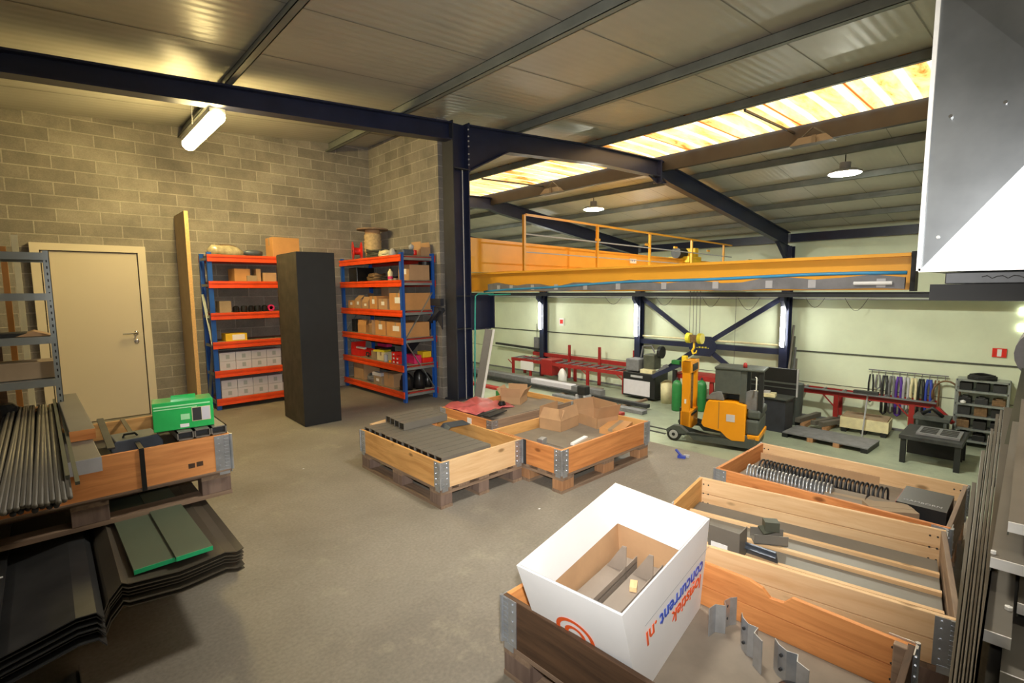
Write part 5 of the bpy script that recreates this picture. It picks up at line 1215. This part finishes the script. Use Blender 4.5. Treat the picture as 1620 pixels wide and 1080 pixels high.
for x in (-.02, 1.06):
    w_ = FB(MB().lathe([(.14, -.07), (.18, -.06), (.18, .06), (.14, .07)], 24, T3(x+.09, 1.76, .18, 0, 0, R90)), 'wheel', 'rubber', 0, False)
    MB().lathe([(.0, -.078), (.10, -.074), (.115, -.072), (.115, -.02)], 20, T3(x+.09, 1.76, .18, 0, 0, R90)).build('wheel_hub', 'clip', w_)
    MB().lathe([(.0, -.084), (.045, -.08)], 14, T3(x+.09, 1.76, .18, 0, 0, R90)).build('hub_cap', 'black', w_)
FB(MB().lathe([(.16, -.06), (.16, .06)], 20, T3(.6, .0, .16, 0, 0, R90)), 'drive_wheel', 'rubber')

# gas bottles and green canisters behind the truck
for i, (x, y, hh) in enumerate(((15.1, 8.15, .85), (15.6, 7.55, .85))):
    o = thing('gas_bottle', 'green cylinder %s of the yellow mast' % ('left', 'right')[i], 'gas bottle', (x, y, H), 0, 'green cylinders behind the truck')
    MB().lathe([(.15, 0), (.16, .05), (.16, hh), (.12, hh+.12), (.04, hh+.18)], 20).build('cylinder', 'green', o, smooth=True); MB().lathe([(.04, hh+.18), (.03, hh+.26)], 10).build('valve', 'dark_steel', o)
o = thing('green_drum', 'dark green drum lying behind the reach truck', 'drum', (15.3, 6.6, H+.85)); MB().lathe([(.0, 0), (.28, .0), (.3, .1), (.3, .6), (.0, .6)], 20, T3(0, 0, 0, 0, R90)).build('drum_body', 'green', o, smooth=False); MB().box(-.3, .3, -.6, .1, -.86, -.3).build('stand', 'black', o)
# tubular red machine frame left of the truck
t = thing('red_bench', 'dark red bench frame behind the yellow mast', 'bench', (16.1, 7.1, H))
MB().box(-.4, .4, -1.3, 1.5, .98, 1.14).build('top', 'dark_red', t)
for y in (-1.2, .2, 1.4): MB().box(-.35, -.25, y-.06, y+.06, 0, .98).build('leg', 'dark_red', t)
o = thing('hydraulic_arm', 'black arm with yellow head and green end slanting up left of the mast', 'machine arm', (15.5, 8.75, H+.9))
MB().bar((0, .55, .05), (0, -.55, .62), .12, .14).build('arm', 'navy', o); MB().box(-.08, .08, -.72, -.56, .5, .9).build('yellow_head', 'yellow', o, bevel=.02); MB().box(-.1, .1, -.5, -.2, .58, .72).build('green_end', 'green', o, bevel=.02)
MB().box(-.06, .06, -.35, -.23, -.9, .38).build('stand', 'black', o)

# dark cabinet and worktop right of the truck
o = thing('tool_cabinet', 'black steel chest with back panel standing right of the reach truck', 'cabinet', (15.0, 4.72, H))
MB().box(-.25, .4, 0, 1.1, .0, .95).build('chest', 'navy_dull', o, bevel=.01); MB().box(.35, .42, -.1, 1.25, .95, 1.72).build('back_panel', 'cabinet', o)
MB().box(.33, .35, -.1, 1.25, 1.28, 1.33).box(.33, .35, -.1, 1.25, 1.15, 1.18).build('panel_ledges', 'truck_grey', o); MB().box(-.3, .42, -.05, 1.15, .93, .97).build('worktop', 'truck_grey', o)
MB().box(.30, .34, -.12, -.08, .95, 1.74).build('pale_edge', 'clip', o)
o = thing('cream_tray', 'cream tray of small parts on the black chest', 'tray', (14.78, 5.2, H+.972), .2); MB().box(-.12, .2, -.2, .35, 0, .1).build('tray_body', 'cream', o, bevel=.01); MB().box(-.05, .1, -.05, .1, .1, .16).build('grey_part', 'clip', o)
o = solo(MB().prism([(-.12, -.18), (.25, -.1), (.3, .3), (-.1, .25)], 'z', 0, .12), 'cream_step', 'cream', 'small cream wooden block on the floor behind the reach truck', 'block', loc=(14.05, 5.15, H), bevel=.01)
o = thing('waste_bin', 'dark cylindrical bin beside the black chest', 'bin', (16.1, 4.98, H)); MB().lathe([(.26, 0), (.3, 1.15), (.3, 1.2)], 24).build('bin_body', 'truck_grey', o, smooth=False)
# leaning long bars
for i in range(4):
    solo(MB().tube([(16.5+.08*i, 5.32-.05*i, H), (17.22, 5.38-.04*i, .35+(-.35*i))], .035, 8), 'leaning_bar', ('taupe', 'olive', 'tray', 'taupe')[i], 'long grey bar leaning on the workshop wall right of the column, %s' % ('tallest', 'second tallest', 'third tallest', 'shortest')[i], 'steel bar', 'bars leaning on the workshop wall')
# beams on floor skid
t = thing('floor_skid', 'low wooden skid carrying short grey beams beside the black chest', 'skid', (16.1, 4.2, H))
for y in (.35, -.2): MB().box(-.4, .6, y-.06, y+.06, 0, .12).build('timber_bearer', 'block_wood', t)
for i, (y0, y1) in enumerate(((.5, .3), (.1, -.3), (-.1, -.55))):
    solo(MB().bar((15.75, 4.2+y0, H+.19), (17.0, 4.2+y1, H+.19+.0), .14, .12), 'steel_beam', 'taupe', 'short grey beam on the skid beside the black chest, %s' % ('left', 'middle', 'right')[i], 'steel beam', 'short beams on the skid')

# flat dark pallet on hall floor
t = thing('pallet', 'grey sheet covered pallet lying on the workshop floor right of the truck', 'pallet', (14.85, 3.65, H), 1.52)
MB().box(-.98, .98, -.5, .5, .11, .14).build('deck', 'tray', t)
for x in (-.9, -.3, .3, .92):
    MB().box(x-.07, x+.07, -.5, .5, 0, .11).build('bearer', 'block_wood' if abs(x) < .9 else 'black', t)
# red roller conveyor at right
def conveyor(label, x, y0, y1, legs, wid=.42, top=.92, name='roller_conveyor', rz=0, posts=()):
    t = thing(name, label, 'conveyor', (x, y0, H), rz)
    L = y1-y0
    MB().box(-.04, 0, 0, L, top-.14, top).build('side_rail', 'dark_red', t); MB().box(wid, wid+.04, 0, L, top-.14, top).build('side_rail', 'dark_red', t)
    n = max(4, int(L/.42))
    for k in range(n):
        y = .12+(L-.24)*k/(n-1); MB().tube([(0, y, top-.01), (wid, y, top-.01)], .035, 8).build('roller', 'tray', t)
    for y in legs:
        MB().box(-.05, .03, y-.06, y+.06, 0, top-.1).build('leg', 'dark_red', t); MB().box(wid-.03, wid+.05, y-.06, y+.06, 0, top-.1).build('leg', 'dark_red', t)
        MB().bar((-.02, y, .5), (-.02, y+.35, top-.12), .03, .03).build('leg_brace', 'dark_red', t)
    for y, hh in posts: MB().box(wid+.05, wid+.13, y-.05, y+.05, .1, top+hh).build('guide_post', 'dark_red', t)
    return t
c2 = conveyor('dark red roller conveyor on the right side of the workshop wall', 16.75, 1.75, 5.0, (.5, 2.25), top=1.0)
MB().bar((-.1, 0, 1.02), (-.1, 3.1, 1.02), .12, .03).build('grey_cover', 'tray', c2)
MB().bar((-.02, .0, .9), (-.02, -.35, .55), .1, .1).build('end_bracket', 'dark_red', c2)
o = thing('stand_support', 'thin T shaped support standing before the right conveyor', 'support stand', (15.9, 3.15, H)); MB().tube([(0, 0, 0), (.1, -.05, 1.2)], .02, 6).build('pole', 'clip', o); MB().box(-.08, .08, -.3, .25, 1.18, 1.26).build('head', 'dark_steel', o)
o = thing('cream_crate', 'low cream crate on a pallet below the hanging slings', 'crate', (16.5, 3.2, H), .05); MB().box(-.35, .35, -.55, .55, .12, .42).build('crate_side', 'cream', o); MB().box(-.32, .32, -.52, .52, .421, .46).build('olive_filling', 'card_dull', o)
for y in (-.45, 0, .45): MB().box(-.35, .35, y-.06, y+.06, 0, .12).build('bearer', 'black', o)
# welding table
wt = thing('welding_table', 'dark steel welding table on the workshop floor at right', 'table', (14.65, 1.55, H))
MB().box(-.5, .8, -.55, .55, .56, .66).build('table_top', 'dark_steel', wt, bevel=.01)
for x, y in ((-.42, -.47), (-.42, .47), (.72, -.47), (.72, .47)): MB().box(x-.05, x+.05, y-.05, y+.05, 0, .56).build('leg', 'black', wt)
MB().box(.3, .34, -.5, .5, .05, .54).build('dark_shelf_back', 'rubber', wt)
o = thing('slotted_grid', 'grey slotted grid plate lying on the welding table', 'grid plate', (14.75, 1.45, H+.665), .0)
MB().box(-.38, .38, -.38, .38, 0, .05).build('plate', 'tray', o)
gr = MB()
for k in range(4): gr.box(-.30+.16*k, -.19+.16*k, -.32, -.03, .05, .055).box(-.30+.16*k, -.19+.16*k, .03, .32, .05, .055)
gr.build('slots', 'rubber', o)
# sling rail on wall
sr = thing('hook_rail', 'thin wall rail with hooks carrying lifting slings', 'rail', (17.2, 1.60, -.83))
MB().tube([(0, 0, 0), (0, 1.75, 0)], .018, 6).build('rail', 'tray', sr)
hk = MB()
for k in range(11): hk.tube([(-.0, .06+k*.16, 0), (-.04, .06+k*.16, -.05), (-.05, .06+k*.16, -.12)], .01, 5)
hk.build('hook_row', 'tray', sr)
cols = [('rubber', .75, 'black'), ('tray', .35, 'short grey'), ('dark_steel', 1.05, 'dark'), ('tray', 1.0, 'grey'), ('purple', 1.05, 'purple'), ('clip', .95, 'pale grey'), ('cream', 1.3, 'cream'), ('black', 1.35, 'broad black'), ('blue', .9, 'blue'), ('copper', .8, 'brown')]
for k, (mt, ln, nm) in enumerate(cols):
    y = 1.66+1.6-k*.16; w_ = .05 if nm in ('black', 'short grey', 'brown') else .075
    pts = [(17.13, y-.03, -.95), (17.12, y-.055, -1.2), (17.12, y-.05, -.95-ln), (17.12, y, -1.0-ln), (17.12, y+.05, -.95-ln), (17.12, y+.055, -1.2), (17.13, y+.03, -.95)]
    solo(MB().tube(pts, w_*.45, 6), 'lifting_sling', mt, '%s lifting sling hanging on the wall rail' % nm, 'sling', 'lifting slings on the wall rail', smooth=True)
solo(MB().tube([(17.1, 1.62+.28*math.cos(a), -1.32+.38*math.sin(a)) for a in [PI*(-.1+1.2*k/14) for k in range(15)]], .025, 6), 'hanging_hose', 'copper', 'arched brown hose hanging on the wall beside the slings', 'hose', smooth=True)
# grey steel shelf at far right
s2 = thing('storage_shelf', 'grey steel shelf crowded with dark parts at the right end of the workshop wall', 'shelf', (16.75, .45, H))
for y in (0, .95):
    for x in (0, .45): MB().box(x-.02, x+.02, y-.02, y+.02, 0, 1.7).build('post', 'shelf_grey', s2)
for z in (.12, .42, .75, 1.05, 1.38, 1.66): MB().box(-.02, .47, 0, .95, z, z+.05).build('shelf_level', 'shelf_grey', s2)
k = 0
for z in (.17, .47, .80, 1.10, 1.43):
    for j in range(3):
        mt = ('dark_steel', 'black', 'rubber', 'copper')[(k*5+j) % 4]; hh = .14+.1*((k*7+j*3) % 3)/2
        solo(MB().box(0, .35, 0, .24, 0, hh).box(.05, .3, .05, .18, hh, hh+.03), 'parts_bin', mt, 'dark parts bin on the far grey shelf, %s level, %s' % (('lowest', 'second', 'third', 'fourth', 'top')[k], ('right', 'middle', 'left')[j]), 'bin', 'parts bins on the far grey shelf', loc=(16.8, .49+j*.31, H+z), bevel=.01)
    k += 1
coil('tangle of dark wire on top of the far grey shelf', (16.95, .95, H+1.71), .24, .02, 5, 'rubber')
solo(MB().lathe([(.0, 0), (.05, .0), (.06, .05), (.0, .08)], 12), 'white_cup', 'white', 'small white part on the far grey shelf', 'cup', loc=(16.72, 1.25, H+1.105))
o = thing('bench_vice', 'dark clamps and small tools on the trolley behind the welding table', 'tools', (16.2, 1.75, H+.0)); MB().box(-.3, .3, -.35, .35, .7, .78).box(-.28, -.22, -.3, -.24, 0, .7).box(-.28, -.22, .24, .3, 0, .7).box(.22, .28, -.3, .3, 0, .7).build('trolley', 'truck_grey', o); MB().tube([(-.1, -.2, .8), (-.15, 0, 1.0), (-.1, .2, .82)], .05, 8).build('clamp', 'black', o, smooth=True)

# ------------------------------------------------------------------ workshop: left conveyor, saw, profiles
cv = conveyor('long dark red roller conveyor with guide posts at the left of the workshop wall', 16.1, 10.75, 17.2, (.15, 1.9, 3.2, 5.2, 6.35), .75, .85, posts=((.25, .75), (1.95, .75), (3.6, .72)))
MB().box(.86, .98, .3, 5.9, .92, 1.08).build('upper_rail', 'dark_red', cv)
MB().box(-.05, .7, 3.85, 4.5, .25, .95).build('drive_box', 'dark_red', cv, bevel=.03)
MB().box(-.06, .0, 5.0, 5.8, .35, .75).build('white_panel', 'white', cv)
o = solo(MB().bar((16.95, 16.2, H+1.22), (16.95, 19.3, H+1.30), .1, .1), 'red_beam', 'dark_steel', 'dark beam extending left past the long conveyor', 'steel beam')
bag((15.95, 13.9, H+.05), (.16, .2, .6), 'white plastic bag hanging on the long conveyor').data.materials[0] = M['white']
sw = thing('band_saw', 'black and grey saw machine with a pale front panel between conveyor and column', 'machine', (16.0, 9.35, H))
MB().box(-.35, .55, -.05, 1.3, .08, .98).build('base_cabinet', 'black', sw, bevel=.02)
MB().box(-.36, -.35, .15, 1.25, .15, .70).build('front_panel', 'lilac_box', sw)
lettering('MACTEC', .12, 'clip', sw, basis((-.362, .70, .84), (0, -1, 0), (0, 0, 1)), bold=.003) if False else MB().box(-.362, -.35, .45, .95, .80, .88).build('name_plate', 'clip', sw)
MB().box(-.25, .35, .7, 1.25, 1.0, 1.45).build('vice_block', 'tray', sw, bevel=.04); MB().box(-.3, -.05, .1, .6, .98, 1.12).build('control_box', 'cream', sw, bevel=.01)
MB().box(-.1, .4, .15, .6, 1.1, 1.65).build('saw_head', 'olive', sw, bevel=.04); MB().lathe([(.0, 0), (.22, 0), (.22, .12), (.0, .12)], 18, T3(.1, .05, 1.75, 0, R90)).build('band_wheel', 'black', sw)
MB().tube([(.2, .9, 1.4), (.2, .8, 1.9), (.2, .45, 1.95), (.2, .3, 1.7)], .03, 6).build('hose_arm', 'tray', sw)
MB().bar((.0, .1, .95), (0, -.3, 1.3), .2, .12).build('feed_arm', 'tray', sw)
solo(MB().lathe([(.22, 0), (.24, .7), (.1, .8)], 16), 'plastic_canister', 'cream', 'cream canister standing right of the saw machine', 'canister', loc=(15.9, 8.95, H), smooth=True)
# long steel profiles stacked on the hall floor
prof = [(14.75, 11.0, 19.2, .30, .22, 'tray', 'wrapped'), (15.25, 11.4, 19.4, .25, .16, 'taupe', 'pale'), (14.35, 8.8, 18.5, .18, .12, 'dark_steel', 'dark')]
for i, (x, y0, y1, w_, hh, mt, nm) in enumerate(prof):
    solo(MB().box(0, w_, 0, y1-y0, 0, hh), 'profile_bundle', mt, '%s bundle of long steel profiles on the workshop floor before the long conveyor' % nm, 'steel profiles', 'bundles of long profiles', loc=(x, y0, H+.08), rz=.0, bevel=.01)
for i, y in enumerate((9.6, 12.4, 15.2, 18.0)):
    solo(MB().box(14.2, 15.7, y, y+.1, 0, .078), 'floor_bearer', 'wood_old', 'wooden bearer under the long profile bundles, %s from the truck' % ('first', 'second', 'third', 'fourth')[i], 'timber', 'bearers under the long profiles', loc=(0, 0, H))
MB().box(-.01, .31, 1.4, 3.6, -.005, .24).build('foil_wrap', 'lilac_box', bpy.data.objects['profile_bundle'], bevel=.02)
solo(MB().box(0, .28, 0, 8.6, 0, .10), 'red_plank', 'dark_red', 'long dark red profile lying flat on the workshop floor', 'steel profile', loc=(13.1, 9.0, H), bevel=.01)
solo(MB().box(0, .30, 0, 3.9, 0, .12), 'grey_plank', 'tray', 'flat grey profile lying beyond the red one', 'steel profile', loc=(13.75, 8.6, H), bevel=.01)
for i, x in enumerate((14.6, 14.8)):
    solo(MB().box(0, .09, 0, 2.2, 0, .09), 'box_section', 'black', 'black box section lying on the floor left of the truck, %s one' % ('near', 'far')[i], 'steel profile', 'black box sections', loc=(x-.3, 8.2, H), bevel=.005) if False else None
o = thing('small_motor', 'small black machine part standing on the profiles', 'machine part', (14.0, 11.2, H+.12)); MB().box(-.15, .15, -.2, .2, .12, .45).build('body', 'black', o, bevel=.05); MB().box(-.18, .18, -.22, -.14, 0, .13).box(-.18, .18, .14, .22, 0, .13).build('feet', 'clip', o)
for i, x in enumerate((12.35, 12.75)):
    struct('trim_%d' % (6+i), MB().box(x, x+.09, 7.0, 9.4, H, H+.012), 'rubber')
solo(MB().box(0, .24, 0, .16, 0, .22), 'green_crate', 'green', 'small green crate on the workshop floor behind the back crate', 'crate', loc=(12.3, 13.9, H))
o = thing('wall_box', 'small pale control box with cable on the workshop wall left of the far column', 'box', (17.2, 16.6, -1.0)); MB().box(-.06, .06, -.15, .15, -.5, .25).build('box_body', 'tray', o, bevel=.01); MB().tube([(0, 0, .25), (0, .02, .9)], .012, 6).build('cable', 'dark_steel', o)
o = thing('pendant_control', 'small pendant control hanging on a cable below the cross bracing', 'control', (16.6, 6.95, -1.45)); MB().box(-.04, .04, -.05, .05, -.16, .1).build('handset', 'tray', o, bevel=.01); MB().tube([(0, 0, .1), (0, 0, 2.7)], .006, 5).build('cable', 'dark_steel', o)

# ------------------------------------------------------------------ light
wd = bpy.data.worlds.new('world'); SC.world = wd; wd.use_nodes = True
bg = wd.node_tree.nodes['Background']; bg.inputs['Color'].default_value = (1.0, .95, .85, 1); bg.inputs['Strength'].default_value = 3.1
def lamp(kind, name, loc, energy, color=(1, 1, 1), rot=None, **k):
    l = bpy.data.lights.new(name, kind); l.energy = energy; l.color = color
    for a, v in k.items(): setattr(l, a, v)
    o = bpy.data.objects.new(name, l); COL.objects.link(o); o.location = loc
    if rot: o.rotation_euler = rot
    return o
# ------------------------------------------------------------------ camera
az, pt, rl_ = .818, .104, -.009
f = Vector((math.cos(az)*math.cos(pt), math.sin(az)*math.cos(pt), -math.sin(pt)))
rt = Vector((math.sin(az), -math.cos(az), 0)); up = rt.cross(f)
r1_ = rt*math.cos(rl_)+up*math.sin(rl_); u1 = -rt*math.sin(rl_)+up*math.cos(rl_)
cam = bpy.data.cameras.new('camera'); co = bpy.data.objects.new('camera', cam); COL.objects.link(co)
co.matrix_world = Matrix(((r1_.x, u1.x, -f.x, 0), (r1_.y, u1.y, -f.y, 0), (r1_.z, u1.z, -f.z, 1.55), (0, 0, 0, 1)))
cam.sensor_width = 36; cam.lens = 790/1620*36; cam.clip_start = .02; cam.clip_end = 200
SC.camera = co
# the camera's own flash: a small lamp on top of the camera, aimed a little to the right
fl = lamp('SPOT', 'camera_flash', (.03, -.02, 1.68), 380, (1, .97, .92), spot_size=math.radians(100), spot_blend=1.0, shadow_soft_size=.03)
az2 = .74; fd = Vector((math.cos(az2), math.sin(az2), -.06))
fl.rotation_euler = fd.to_track_quat('-Z', 'Y').to_euler()

SC.view_settings.view_transform = 'Standard'; SC.view_settings.look = 'None'; SC.view_settings.gamma = 1.0
SC.view_settings.use_curve_mapping = False; SC.view_settings.exposure = 0.5
